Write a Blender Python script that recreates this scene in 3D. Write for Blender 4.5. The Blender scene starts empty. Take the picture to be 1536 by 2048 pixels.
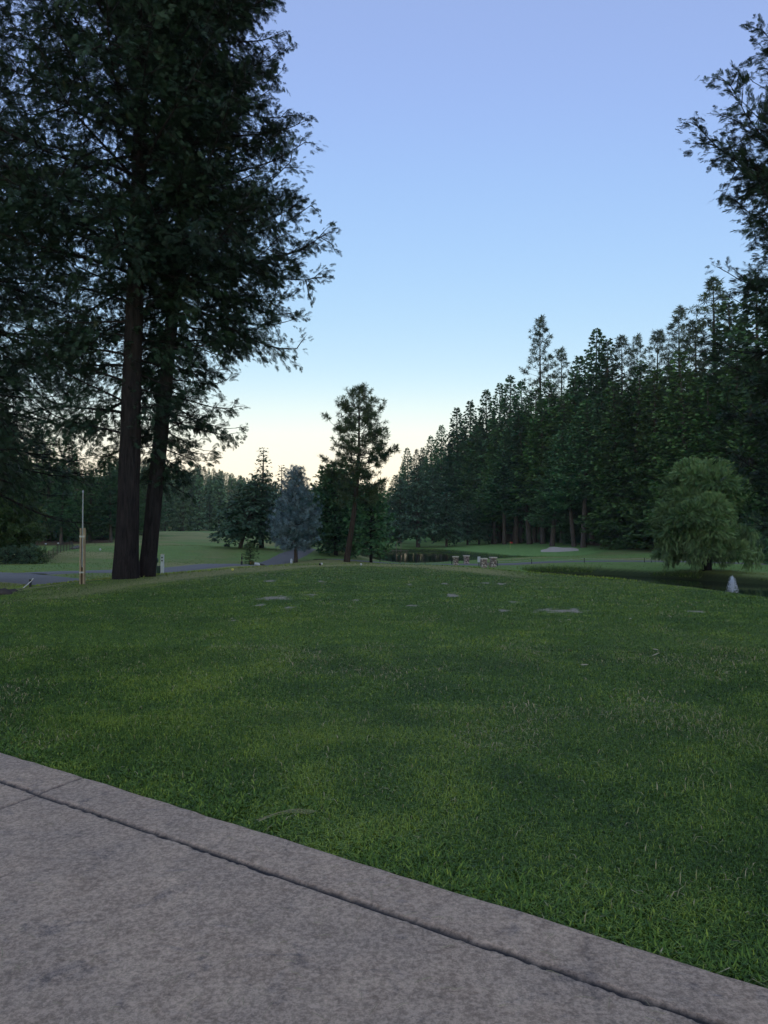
import bpy, math, random
import numpy as np
from mathutils import Vector

# ------------------------------------------------------------------ basics
S = bpy.context.scene
COL = S.collection
F = 1450.0; CX, CY = 768.0, 1024.0; CAMZ = 1.6
TH = math.atan(36.0 / F); CT, ST = math.cos(TH), math.sin(TH)
RNG = np.random.default_rng(11)
R = math.radians

def ray(u, v):
    a = (u - CX) / F; b = (CY - v) / F
    return np.array([a, CT - ST * b, ST + CT * b])
def at_d(u, v, d):
    r = ray(u, v); k = d / r[1]
    return np.array([r[0] * k, d, CAMZ + r[2] * k])
def at_z(u, v, z):
    r = ray(u, v); k = (z - CAMZ) / r[2]
    return np.array([r[0] * k, r[1] * k, z])

def tag(o, label=None, cat=None, group=None, kind=None):
    if label: o['label'] = label
    if cat: o['category'] = cat
    if group: o['group'] = group
    if kind: o['kind'] = kind
    return o
def link(o, parent=None):
    COL.objects.link(o)
    if parent is not None: o.parent = parent
    return o
def empty(name, loc, rz=0.0):
    o = bpy.data.objects.new(name, None); o.empty_display_size = .3
    o.location = loc; o.rotation_euler = (0, 0, rz); COL.objects.link(o)
    return o
def copy_tree(o, parent=None):
    c = o.copy(); COL.objects.link(c); c.parent = parent
    for ch in list(o.children): copy_tree(ch, c)
    return c

class MB:
    """collects vertices and faces (3/4 sided) as numpy blocks"""
    def __init__(s): s.v = []; s.f3 = []; s.f4 = []; s.m3 = []; s.m4 = []; s.t = []; s.n = 0
    def add(s, v, f, mat=0, tint=None):
        v = np.asarray(v, float).reshape(-1, 3); f = np.asarray(f, np.int64)
        if len(f) == 0: return
        if f.shape[1] == 3: s.f3.append(f + s.n); s.m3.append(np.full(len(f), mat))
        else: s.f4.append(f + s.n); s.m4.append(np.full(len(f), mat))
        s.v.append(v); s.n += len(v)
        s.t.append(np.full(len(v), .5) if tint is None else np.broadcast_to(tint, (len(v),)).astype(float))
    def box(s, c, d, rz=0, mat=0, taper=1.0, rx=0):
        h = np.array(d) / 2.0
        V = np.array([[x, y, z] for z in (-1, 1) for y in (-1, 1) for x in (-1, 1)], float)
        sc = np.where(V[:, 2:3] > 0, taper, 1.0); V[:, :2] *= sc; V *= h
        if rx:
            ca, sa = math.cos(rx), math.sin(rx)
            V = np.stack([V[:, 0], V[:, 1] * ca - V[:, 2] * sa, V[:, 1] * sa + V[:, 2] * ca], 1)
        ca, sa = math.cos(rz), math.sin(rz)
        V = np.stack([V[:, 0] * ca - V[:, 1] * sa, V[:, 0] * sa + V[:, 1] * ca, V[:, 2]], 1) + np.array(c)
        s.add(V, [[0, 2, 3, 1], [4, 5, 7, 6], [0, 1, 5, 4], [2, 6, 7, 3], [0, 4, 6, 2], [1, 3, 7, 5]], mat)
    def tube(s, P, r, n=6, mat=0, cap=True, flute=None):
        P = np.asarray(P, float); k = len(P); r = np.broadcast_to(r, (k,)).astype(float)
        T = np.gradient(P, axis=0); T /= np.linalg.norm(T, axis=1, keepdims=True) + 1e-9
        up = np.array([0, 0, 1.0]) if abs(T[0, 2]) < .8 else np.array([1.0, 0, 0])
        A = np.cross(np.broadcast_to(up, T.shape), T); A /= np.linalg.norm(A, axis=1, keepdims=True) + 1e-9
        B = np.cross(T, A)
        an = np.arange(n) * 2 * math.pi / n
        rr = r[:, None] * (np.ones((k, n)) if flute is None else flute(P, an, r))
        V = P[:, None] + (A[:, None] * np.cos(an)[None, :, None] + B[:, None] * np.sin(an)[None, :, None]) * rr[..., None]
        i = np.arange(k - 1)[:, None] * n; j = np.arange(n)[None]; j2 = (j + 1) % n
        f = np.stack([i + j, i + j2, i + n + j2, i + n + j], -1).reshape(-1, 4)
        V = V.reshape(-1, 3)
        s.add(V, f, mat)
        if cap:
            for e, c0 in ((0, P[0]), (k - 1, P[-1])):
                ring = V[e * n:(e + 1) * n]
                fv = np.vstack([ring, c0[None]])
                q = np.arange(n)
                ff = np.stack([q, (q + 1) % n, np.full(n, n)], 1)
                if e == 0: ff = ff[:, ::-1]
                s.add(fv, ff, mat)
    def build(s, name, mats, parent=None, smooth=False, tint=False):
        me = bpy.data.meshes.new(name)
        V = np.concatenate(s.v) if s.v else np.zeros((0, 3))
        f3 = np.concatenate(s.f3) if s.f3 else np.zeros((0, 3), int)
        f4 = np.concatenate(s.f4) if s.f4 else np.zeros((0, 4), int)
        me.vertices.add(len(V)); me.vertices.foreach_set('co', V.astype(np.float32).ravel())
        li = np.concatenate([f3.ravel(), f4.ravel()]).astype(np.int32)
        me.loops.add(len(li)); me.loops.foreach_set('vertex_index', li)
        st = np.concatenate([np.arange(len(f3)) * 3, len(f3) * 3 + np.arange(len(f4)) * 4]).astype(np.int32)
        me.polygons.add(len(st)); me.polygons.foreach_set('loop_start', st)
        mi = np.concatenate(s.m3 + s.m4).astype(np.int32) if (s.m3 or s.m4) else np.zeros(0, np.int32)
        me.polygons.foreach_set('material_index', mi)
        me.polygons.foreach_set('use_smooth', np.full(len(st), smooth))
        if tint:
            a = me.attributes.new('tint', 'FLOAT', 'POINT')
            a.data.foreach_set('value', np.concatenate(s.t).astype(np.float32))
        me.update(calc_edges=True)
        for m in (mats if isinstance(mats, (list, tuple)) else [mats]): me.materials.append(m)
        o = bpy.data.objects.new(name, me)
        return link(o, parent)

# smooth value noise for numpy
_perm = np.random.default_rng(5).random((256, 256))
def vnoise(x, y, seed=0):
    x = np.asarray(x, float) + seed * 17.3; y = np.asarray(y, float) + seed * 9.7
    xi = np.floor(x).astype(int); yi = np.floor(y).astype(int); fx = x - xi; fy = y - yi
    fx = fx * fx * (3 - 2 * fx); fy = fy * fy * (3 - 2 * fy)
    g = lambda a, b: _perm[a & 255, b & 255]
    return (g(xi, yi) * (1 - fx) + g(xi + 1, yi) * fx) * (1 - fy) + (g(xi, yi + 1) * (1 - fx) + g(xi + 1, yi + 1) * fx) * fy
def fbm(x, y, o=4, seed=0):
    t = 0; a = .5; n = 0
    for k in range(o): t = t + a * vnoise(x * 2 ** k, y * 2 ** k, seed + k); n += a; a *= .5
    return t / n
def sstep(a, b, x):
    t = np.clip((x - a) / (b - a), 0, 1); return t * t * (3 - 2 * t)

def poly_sd(P, x, y):
    """signed distance to polygon (negative inside)"""
    P = np.asarray(P, float); x = np.asarray(x, float); y = np.asarray(y, float)
    d = np.full(x.shape, 1e18); ins = np.zeros(x.shape, bool)
    for i in range(len(P)):
        a = P[i]; b = P[(i + 1) % len(P)]; e = b - a
        wx = x - a[0]; wy = y - a[1]
        t = np.clip((wx * e[0] + wy * e[1]) / (e @ e + 1e-12), 0, 1)
        d = np.minimum(d, (wx - t * e[0]) ** 2 + (wy - t * e[1]) ** 2)
        c = ((a[1] > y) != (b[1] > y))
        with np.errstate(divide='ignore', invalid='ignore'):
            xi = (b[0] - a[0]) * (y - a[1]) / (b[1] - a[1] + 1e-12) + a[0]
        ins ^= c & (x < xi)
    d = np.sqrt(d)
    return np.where(ins, -d, d)
def smooth_poly(P, it=2):
    P = np.asarray(P, float)
    for _ in range(it):
        Q = np.roll(P, -1, 0)
        P = np.stack([P * .75 + Q * .25, P * .25 + Q * .75], 1).reshape(-1, 2)
    return P

# ------------------------------------------------------------------ materials
def newmat(name):
    m = bpy.data.materials.new(name); m.use_nodes = True
    nt = m.node_tree; b = nt.nodes['Principled BSDF']
    return m, nt, b
def N(nt, t, **k):
    n = nt.nodes.new(t)
    for a, v in k.items():
        if a in n.inputs.keys() if isinstance(a, str) else False: n.inputs[a].default_value = v
        else: setattr(n, a, v)
    return n
def ramp(nt, fac, stops, interp='LINEAR'):
    r = nt.nodes.new('ShaderNodeValToRGB'); cr = r.color_ramp; cr.interpolation = interp
    while len(cr.elements) > 1: cr.elements.remove(cr.elements[-1])
    cr.elements[0].position = stops[0][0]; cr.elements[0].color = (*stops[0][1], 1)
    for p, c in stops[1:]:
        e = cr.elements.new(p); e.color = (*c, 1)
    nt.links.new(fac, r.inputs[0]); return r.outputs[0]
def noise(nt, vec, scale, detail=4, rough=.55, dist=0):
    n = nt.nodes.new('ShaderNodeTexNoise'); n.inputs['Scale'].default_value = scale
    n.inputs['Detail'].default_value = detail; n.inputs['Roughness'].default_value = rough
    n.inputs['Distortion'].default_value = dist
    if vec is not None: nt.links.new(vec, n.inputs['Vector'])
    return n.outputs[0]
def mapping(nt, vec, scale=(1, 1, 1), rot=(0, 0, 0)):
    m = nt.nodes.new('ShaderNodeMapping'); m.inputs['Scale'].default_value = scale; m.inputs['Rotation'].default_value = rot
    nt.links.new(vec, m.inputs['Vector']); return m.outputs[0]
def mix(nt, fac, a, b, mode='MIX'):
    m = nt.nodes.new('ShaderNodeMix'); m.data_type = 'RGBA'; m.blend_type = mode
    for s, v in ((0, fac), (6, a), (7, b)):
        if isinstance(v, (int, float)): m.inputs[s].default_value = v
        elif isinstance(v, tuple): m.inputs[s].default_value = (*v, 1)
        else: nt.links.new(v, m.inputs[s])
    return m.outputs[2]
def math_(nt, op, a, b=0.0):
    m = nt.nodes.new('ShaderNodeMath'); m.operation = op
    for i, v in enumerate((a, b)):
        if isinstance(v, (int, float)): m.inputs[i].default_value = v
        else: nt.links.new(v, m.inputs[i])
    return m.outputs[0]
def bump(nt, b, h, strength=.5, dist=.02):
    n = nt.nodes.new('ShaderNodeBump'); n.inputs['Strength'].default_value = strength; n.inputs['Distance'].default_value = dist
    nt.links.new(h, n.inputs['Height']); nt.links.new(n.outputs[0], b.inputs['Normal'])
def geo(nt): return nt.nodes.new('ShaderNodeNewGeometry').outputs['Position']
def objc(nt): return nt.nodes.new('ShaderNodeTexCoord').outputs['Object']
def attr(nt, name):
    a = nt.nodes.new('ShaderNodeAttribute'); a.attribute_name = name; return a

def leafmat(name, c0, c1, c2=None, rough=.6, rand=.35, hue=.0, spec=.25):
    m, nt, b = newmat(name)
    t = attr(nt, 'tint').outputs['Fac']
    stops = [(0, c0), (.85, c1)] + ([(.97, c1), (1.0, c2)] if c2 else [])
    c = ramp(nt, t, stops)
    oi = nt.nodes.new('ShaderNodeObjectInfo')
    hs = nt.nodes.new('ShaderNodeHueSaturation')
    v = math_(nt, 'ADD', math_(nt, 'MULTIPLY', oi.outputs['Random'], rand), 1 - rand / 2)
    nt.links.new(v, hs.inputs['Value'])
    r2 = nt.nodes.new('ShaderNodeTexWhiteNoise'); r2.noise_dimensions = '1D'; nt.links.new(oi.outputs['Random'], r2.inputs['W'])
    nt.links.new(math_(nt, 'ADD', math_(nt, 'MULTIPLY', r2.outputs['Value'], hue), .5 - hue / 2), hs.inputs['Hue'])
    nt.links.new(c, hs.inputs['Color']); nt.links.new(hs.outputs[0], b.inputs['Base Color'])
    b.inputs['Roughness'].default_value = rough; b.inputs['Specular IOR Level'].default_value = spec
    return m
def barkmat(name, c0, c1, sc=1.0, b_d=.03):
    m, nt, b = newmat(name)
    p = mapping(nt, objc(nt), (9 * sc, 9 * sc, 1.1 * sc))
    n1 = noise(nt, p, 1.6, 6, .65, .6)
    n2 = noise(nt, objc(nt), 1.3 * sc, 3)
    c = ramp(nt, n1, [(.32, c0), (.68, c1)])
    c = mix(nt, math_(nt, 'MULTIPLY', n2, .5), c, tuple(x * .5 for x in c0))
    nt.links.new(c, b.inputs['Base Color']); b.inputs['Roughness'].default_value = .95; b.inputs['Specular IOR Level'].default_value = .1
    bump(nt, b, n1, .9, b_d); return m
def plain(name, c, rough=.7, var=.25, sc=12, metal=0.0, b_=.15):
    m, nt, b = newmat(name)
    n1 = noise(nt, objc(nt), sc, 5)
    nt.links.new(ramp(nt, n1, [(.3, tuple(x * (1 - var) for x in c)), (.7, tuple(min(1, x * (1 + var)) for x in c))]), b.inputs['Base Color'])
    b.inputs['Roughness'].default_value = rough; b.inputs['Metallic'].default_value = metal
    if b_: bump(nt, b, n1, b_, .01)
    return m

M = {}
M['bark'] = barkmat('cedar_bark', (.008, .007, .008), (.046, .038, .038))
M['bark_grey'] = barkmat('grey_bark', (.05, .042, .036), (.16, .125, .105), .6)
M['bark_trunks'] = barkmat('conifer_bark', (.06, .05, .044), (.20, .16, .135), .5)
M['bark_red'] = barkmat('pine_bark', (.030, .022, .018), (.085, .060, .046), .7)
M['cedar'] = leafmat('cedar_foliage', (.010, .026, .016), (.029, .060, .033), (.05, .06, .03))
M['fir'] = leafmat('fir_foliage', (.024, .070, .030), (.105, .215, .088), (.10, .13, .05), rand=.7, hue=.02)
M['green_cedar'] = leafmat('green_cedar_foliage', (.030, .080, .026), (.125, .235, .072), (.12, .14, .05), rand=.6, hue=.02)
M['deodar'] = leafmat('deodar_foliage', (.028, .066, .040), (.095, .17, .095), rand=.3)
M['hill'] = leafmat('hill_foliage', (.06, .115, .055), (.15, .22, .10), (.34, .24, .10), rand=.7, hue=.05)
M['spruce'] = leafmat('blue_spruce_foliage', (.06, .115, .135), (.29, .39, .42), rand=.1)
M['pine'] = leafmat('pine_foliage', (.026, .050, .022), (.085, .120, .048), (.10, .085, .04), rand=.4, hue=.02)
M['willow'] = leafmat('willow_foliage', (.060, .120, .045), (.19, .29, .11), (.17, .15, .05), rand=.1)
M['broad'] = leafmat('broad_foliage', (.026, .062, .018), (.085, .145, .042), rand=.5, hue=.03)
M['pale_broad'] = leafmat('pale_broad_foliage', (.05, .085, .02), (.11, .15, .05), rand=.2)
M['grassblade'] = None

# ------------------------------------------------------------------ plan of the land
LAWN_E = [(0, 1190), (80, 1180), (160, 1168.5), (240, 1160), (330, 1150), (420, 1142), (500, 1135.5), (570, 1131), (640, 1128.5), (710, 1127.5), (780, 1128),
          (860, 1130), (930, 1134), (1000, 1140), (1060, 1145), (1100, 1148), (1200, 1155.5), (1300, 1167), (1400, 1179), (1536, 1197)]
_e = [at_z(u, v, 0)[:2] for u, v in LAWN_E]
LAWN = np.array([[-34, -14], [-26, 2], [-16, 12.5]] + _e + [[14, 14.2], [22, 8], [34, -14]])
POND_A = smooth_poly([[(u - CX) / F * d * 1.05, d * 1.05] for u, d in
    [(704, 84), (700, 100), (725, 122), (770, 138), (830, 139), (885, 134), (915, 122), (960, 110), (1020, 102), (1090, 97), (1120, 93), (1060, 88), (985, 85.5), (900, 84), (800, 83)]])
POND_B = smooth_poly([[(u - CX) / F * d * 1.05, d * 1.05] for u, d in
    [(1062, 66), (1110, 67), (1180, 65.5), (1250, 64), (1350, 60), (1430, 56.5), (1536, 53), (1800, 46), (1850, 32), (1536, 31), (1300, 38), (1150, 50), (1070, 60)]])
WZ = -2.6
CP = [(0, 1160, 36), (100, 1168, 31), (0, 1143, 48), (120, 1146, 45), (230, 1147, 46), (0, 1112, 72), (120, 1112, 72), (200, 1108, 78), (200, 1085, 105), (0, 1085, 100), (100, 1080, 130),
      (330, 1148, 49), (420, 1136, 54), (500, 1129, 59), (640, 1118, 66), (600, 1102, 80), (650, 1085, 112), (690, 1106, 80), (660, 1100, 88), (400, 1120, 63), (400, 1100, 80), (400, 1080, 115),
      (400, 1064, 190), (330, 1063.5, 190), (470, 1063, 205), (330, 1100, 80), (330, 1120, 64), (550, 1100, 85), (550, 1085, 118), (240, 1075, 150), (590, 1125, 66), (480, 1103, 80), (522, 1103, 86),
      (693, 1123, 64), (740, 1126, 70), (800, 1128, 74), (860, 1128.5, 75), (910, 1130.5, 72), (932, 1128.5, 75), (967, 1135, 66), (986, 1134, 67.5), (950, 1128, 78), (1020, 1127, 75), (760, 1132, 81), (860, 1132, 81), (1050, 1117, 82), (1200, 1119, 78),
      (1200, 1135, 68.5), (1350, 1122, 74), (1350, 1145, 63), (1410, 1140, 62), (1536, 1148, 62), (1536, 1122, 76), (1080, 1112, 106), (980, 1104, 118), (1020, 1097, 135), (1020, 1086, 165),
      (900, 1090, 160), (850, 1086, 178), (1115, 1101, 120), (1200, 1101, 115), (1200, 1089, 128), (1300, 1089, 115), (1300, 1106, 98), (1100, 1081, 158), (1000, 1079, 178), (880, 1074, 222),
      (800, 1070, 300), (760, 1097, 142), (740, 1084, 172), (700, 1075, 220), (1430, 1100, 92), (1536, 1095, 95), (550, 1066, 240), (640, 1068, 260), (0, 1066, 220)]
_cp = [at_d(*c) for c in CP]
_cp += [np.array(p, float) for p in [(-60, 20, -1.0), (-90, 80, 1), (-26, 24, -.9), (60, 20, -2.2), (110, 80, -.5), (130, 160, 2), (-130, 200, 4), (0, 420, 2), (150, 420, 5), (-250, 420, 8),
                                    (0, 18, -1.2), (0, 45, -1.5), (10, 45, -1.9), (-10, 42, -1.3), (14, 30, -2.0), (-60, -20, 0), (60, -20, 0), (0, -20, 0)]]
_cp = np.array(_cp)
def _tps_k(r2): return np.where(r2 > 1e-9, .5 * r2 * np.log(r2 + 1e-12), 0)
def _fit():
    P = _cp[:, :2] / 50.0; z = _cp[:, 2]; n = len(P)
    K = _tps_k(((P[:, None] - P[None]) ** 2).sum(-1)) + np.eye(n) * 2e-4
    Q = np.hstack([np.ones((n, 1)), P]); A = np.zeros((n + 3, n + 3)); A[:n, :n] = K; A[:n, n:] = Q; A[n:, :n] = Q.T
    return np.linalg.solve(A, np.concatenate([z, np.zeros(3)])), P
_W, _P = _fit()
def ground(x, y):
    x = np.asarray(x, float); y = np.asarray(y, float); sh = x.shape; x = x.ravel(); y = y.ravel()
    xx = np.clip(x, -260, 200); yy = np.clip(y, -25, 430)
    z = _W[-3] + _W[-2] * xx / 50 + _W[-1] * yy / 50
    for i in range(len(_P)): z = z + _W[i] * _tps_k((xx / 50 - _P[i, 0]) ** 2 + (yy / 50 - _P[i, 1]) ** 2)
    z = np.clip(z, -3.2, 12)
    # forested hill far left and across the back
    hd = sstep(250, 470, y + np.clip(x + 40, -200, 0) * -.35)
    z = z + hd * (26 * sstep(-10, -130, x) + 2.0)
    z = z + .10 * (fbm(x / 9, y / 9, 3, 3) - .5) * sstep(34, 60, y)
    z = z + 1.0 * (vnoise(x / 13, y / 9, 5) - .5) * sstep(56, 66, y) * sstep(170, 110, y) * sstep(-7, -12, x + (y - 60) * .12)
    for P in (POND_A, POND_B):
        sd = poly_sd(P, x, y)
        z = np.where(sd < 1.3, np.minimum(z, WZ + .22 + (z - WZ - .22) * sstep(0.0, 1.3, sd)), z)
        z = np.where(sd < .35, z - .85 * sstep(.35, -1.0, sd), z)
    sd = poly_sd(LAWN, x, y)
    z = z * sstep(-.4, 8.5, sd)
    z = z + .035 * (fbm(x / 2.5, y / 2.5, 2, 8) - .5) * sstep(2, 9, y)
    return z.reshape(sh)
def gz(x, y): return float(ground(np.array([x]), np.array([y]))[0])
def on(u, d, dz=0):
    """point on the ground in image column u at forward distance d"""
    x = (u - CX) / F * d
    return np.array([x, d, gz(x, d) + dz])

# patio frame: a runs along the slab edge, b across it (negative = towards camera)
ZP = .045
E0 = at_z(0, 1501, ZP); E1 = at_z(1536, 1971, ZP)
EA = (E1 - E0)[:2]; EA /= np.linalg.norm(EA); EB = np.array([-EA[1], EA[0]])
if EB[1] < 0: EB = -EB
def to_ab(x, y):
    dx = x - E0[0]; dy = y - E0[1]
    return dx * EA[0] + dy * EA[1], dx * EB[0] + dy * EB[1]

BARE = [(1125, 1222, 1.25, .42), (1148, 1218, .35, .3), (1100, 1224, .4, .2), (550, 1195, 1.0, .5), (535, 1196, .4, .3), (522, 1209, .25, .25), (575, 1216, .28, .3), (625, 1189, .35, .3), (712, 1200, .25, .25), (826, 1211, .28, .22),
        (1006, 1221, .28, .25), (904, 1190, .4, .4), (1002, 1168, .4, .5), (1388, 1223, .45, .2), (540, 1162, .4, .6), (640, 1163, .25, .4), (820, 1169, .2, .3), (466, 1241, .15, .12), (1027, 1203, .3, .3), (971, 1166, .3, .4), (890, 1167, .3, .4)]
BARE = [(*at_z(u, v, 0)[:2], a * .36, b * .8) for u, v, a, b in BARE]
def bare(x, y):
    m = np.zeros(np.shape(x))
    w = (fbm(x * 6, y * 6, 4, 21) - .5) * 2.2
    for bx, by, ra, rb in BARE:
        m = np.maximum(m, sstep(1.3, .6, np.hypot((x - bx) / ra, (y - by) / rb) + w))
    return m

# ------------------------------------------------------------------ ground sheet
def build_ground():
    ys = [-14.0]
    while ys[-1] < 2600:
        y = ys[-1]; ys.append(y + max(.16, (y + 6) * .0062 if y < 200 else (y - 100) * .02))
    ys = np.array(ys); s = np.linspace(-1, 1, 620); s = np.sign(s) * np.abs(s) ** 1.25
    Y = np.repeat(ys[:, None], len(s), 1); X = s[None] * (30 + np.maximum(Y, 0) * 1.0)
    Z = ground(X, Y)
    n, k = X.shape
    V = np.stack([X, Y, Z], -1).reshape(-1, 3)
    i = np.arange(n - 1)[:, None] * k; j = np.arange(k - 1)[None]
    f = np.stack([i + j, i + j + 1, i + k + j + 1, i + k + j], -1).reshape(-1, 4)
    mb = MB(); mb.add(V, f)
    o = mb.build('ground', M['ground'], smooth=True)
    x, y = V[:, 0], V[:, 1]
    sdl = poly_sd(LAWN, x, y)
    # straw floor below the tree lines
    tl = np.interp(y, [60, 80, 100, 115, 128, 158, 178, 222, 300], [46, 42, 38, 37, 36.5, 34, 27.5, 25, 14])
    straw = sstep(-3, 2.5, x - tl + (fbm(x / 6, y / 6, 3, 5) - .5) * 7) * sstep(80, 90, y)
    sl = sstep(96, 108, y - (x + 40) * .25 + (fbm(x / 6, y / 6, 3, 6) - .5) * 14) * sstep(-.355, -.385, x / np.maximum(y, 1))
    straw = np.maximum(straw, sl)
    # dry rough: banks, mounds, lawn rim
    dry = .55 * sstep(.45, .75, fbm(x / 7, y / 4, 4, 1))
    dry = np.maximum(dry, .9 * sstep(-2.6, -1.6, sdl + (fbm(x, y, 2, 3) - .5)) * sstep(6, 2, sdl) * sstep(-9.5, -7, x) * sstep(6, 4, x))
    for u, d, rx, ry, a in [(150, 68, 7, 5, .95), (60, 60, 6, 4, .5), (640, 82, 5, 4, .8), (1060, 83, 6, 2.2, 1.0), (1215, 79, 6, 1.4, .8), (1310, 77, 6, 2.5, .7), (870, 139, 4, 6, .6), (1030, 73, 5, 2.5, .6), (1180, 70, 14, 3, .35), (420, 90, 22, 5, .5), (400, 65, 12, 2, .4), (1460, 60, 9, 6, .5), (540, 95, 8, 3, .6)]:
        cx = (u - CX) / F * d
        dry = np.maximum(dry, a * sstep(1.3, .4, np.hypot((x - cx) / rx, (y - d) / ry) + (fbm(x / 2, y / 2, 3, 9) - .5) * .9))
    dry = dry * np.where(sdl < -2.6, .25, 1)
    dry = np.maximum(dry, (.34 + .5 * sstep(.42, .66, fbm(x / 9, y / 5, 4, 12))) * sstep(3, 6, sdl) * np.where(x < -1, 1, .45))
    gx = (1030 - CX) / F * 135
    green = sstep(1.15, .95, np.hypot((x - gx) / 13.5, (y - 132) / 27) + (vnoise(x / 6, y / 6, 4) - .5) * .15)
    g2 = sstep(1.1, .95, np.hypot((x - 15) / 12, (y - 205) / 22)); green = np.maximum(green, g2 * .9)
    dry = dry * (1 - green)
    green = np.maximum(green, .55 * sstep(3, 6, sdl) * sstep(.75, .2, dry))
    dirt = np.maximum(bare(x, y) * (sdl < 0), 0)
    bank = np.zeros(len(x))
    for P in (POND_A, POND_B):
        sd = poly_sd(P, x, y); bank = np.maximum(bank, sstep(1.2, .5, sd))
    a = o.data.attributes.new('zone', 'FLOAT_COLOR', 'POINT')
    a.data.foreach_set('color', np.stack([straw, dry, green, np.ones(len(x))], 1).astype(np.float32).ravel())
    a = o.data.attributes.new('bank', 'FLOAT', 'POINT'); a.data.foreach_set('value', bank.astype(np.float32))
    a = o.data.attributes.new('soil', 'FLOAT', 'POINT'); a.data.foreach_set('value', dirt.astype(np.float32))
    tag(o, kind='structure')
    return o
def ground_mat():
    m, nt, b = newmat('ground_cover')
    p = geo(nt)
    z = attr(nt, 'zone').outputs['Color']; sp = nt.nodes.new('ShaderNodeSeparateColor'); nt.links.new(z, sp.inputs[0])
    fine = noise(nt, p, 14, 5, .7); mid = noise(nt, p, 1.1, 4, .6); big = noise(nt, p, .16, 3)
    g = ramp(nt, fine, [(.3, (.034, .078, .013)), (.7, (.135, .225, .040))])
    g = mix(nt, ramp(nt, mid, [(.42, (0, 0, 0)), (.66, (.75, .75, .75))]), g, mix(nt, fine, (.055, .115, .025), (.11, .185, .042)))
    g = mix(nt, math_(nt, 'MULTIPLY', big, .6), g, (.105, .190, .066))
    dry = ramp(nt, fine, [(.3, (.23, .235, .090)), (.7, (.52, .46, .22))])
    c = mix(nt, math_(nt, 'MULTIPLY', sp.outputs[1], .85), g, dry)
    gg = ramp(nt, mid, [(.35, (.17, .31, .095)), (.65, (.24, .40, .12))])
    c = mix(nt, sp.outputs[2], c, gg)
    st = ramp(nt, fine, [(.3, (.060, .036, .022)), (.7, (.18, .105, .065))])
    c = mix(nt, sp.outputs[0], c, st)
    so = ramp(nt, fine, [(.3, (.24, .21, .165)), (.7, (.52, .47, .38))])
    c = mix(nt, attr(nt, 'soil').outputs['Fac'], c, so)
    c = mix(nt, math_(nt, 'MULTIPLY', attr(nt, 'bank').outputs['Fac'], .9), c, mix(nt, fine, (.014, .022, .010), (.034, .048, .020)))
    nt.links.new(c, b.inputs['Base Color']); b.inputs['Roughness'].default_value = .95; b.inputs['Specular IOR Level'].default_value = .08
    bump(nt, b, math_(nt, 'ADD', fine, noise(nt, p, 45, 3)), .8, .05)
    return m
M['ground'] = ground_mat()
build_ground()

# ------------------------------------------------------------------ water
def water_mat():
    m, nt, b = newmat('pond_water')
    b.inputs['Base Color'].default_value = (.006, .012, .010, 1); b.inputs['Roughness'].default_value = .04
    b.inputs['IOR'].default_value = 1.33
    n = noise(nt, mapping(nt, geo(nt), (1, 2.2, 1)), 1.6, 3, .5)
    bump(nt, b, n, .12, .03); return m
M['water'] = water_mat()
for nm, P in (('pond_water', POND_A), ('stream_water', POND_B)):
    c = P.mean(0); Q = c + (P - c) * 1.0
    d = Q - c; Q = Q + d / np.linalg.norm(d, axis=1, keepdims=True) * 1.2
    mb = MB(); n = len(Q); V = np.vstack([np.c_[Q, np.full(n, WZ)], [[*c, WZ]]])
    # fan works: outlines are star shaped enough seen from a moved centre -> use ear clipping through bmesh
    import bmesh
    bm = bmesh.new(); vs = [bm.verts.new(v) for v in V[:-1]]; f = bm.faces.new(vs)
    bmesh.ops.triangulate(bm, faces=[f]); bm.normal_update()
    for f in bm.faces:
        if f.normal.z < 0: f.normal_flip()
    me = bpy.data.meshes.new(nm); bm.to_mesh(me); bm.free(); me.materials.append(M['water'])
    o = bpy.data.objects.new(nm, me); link(o); tag(o, kind='structure')

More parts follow.
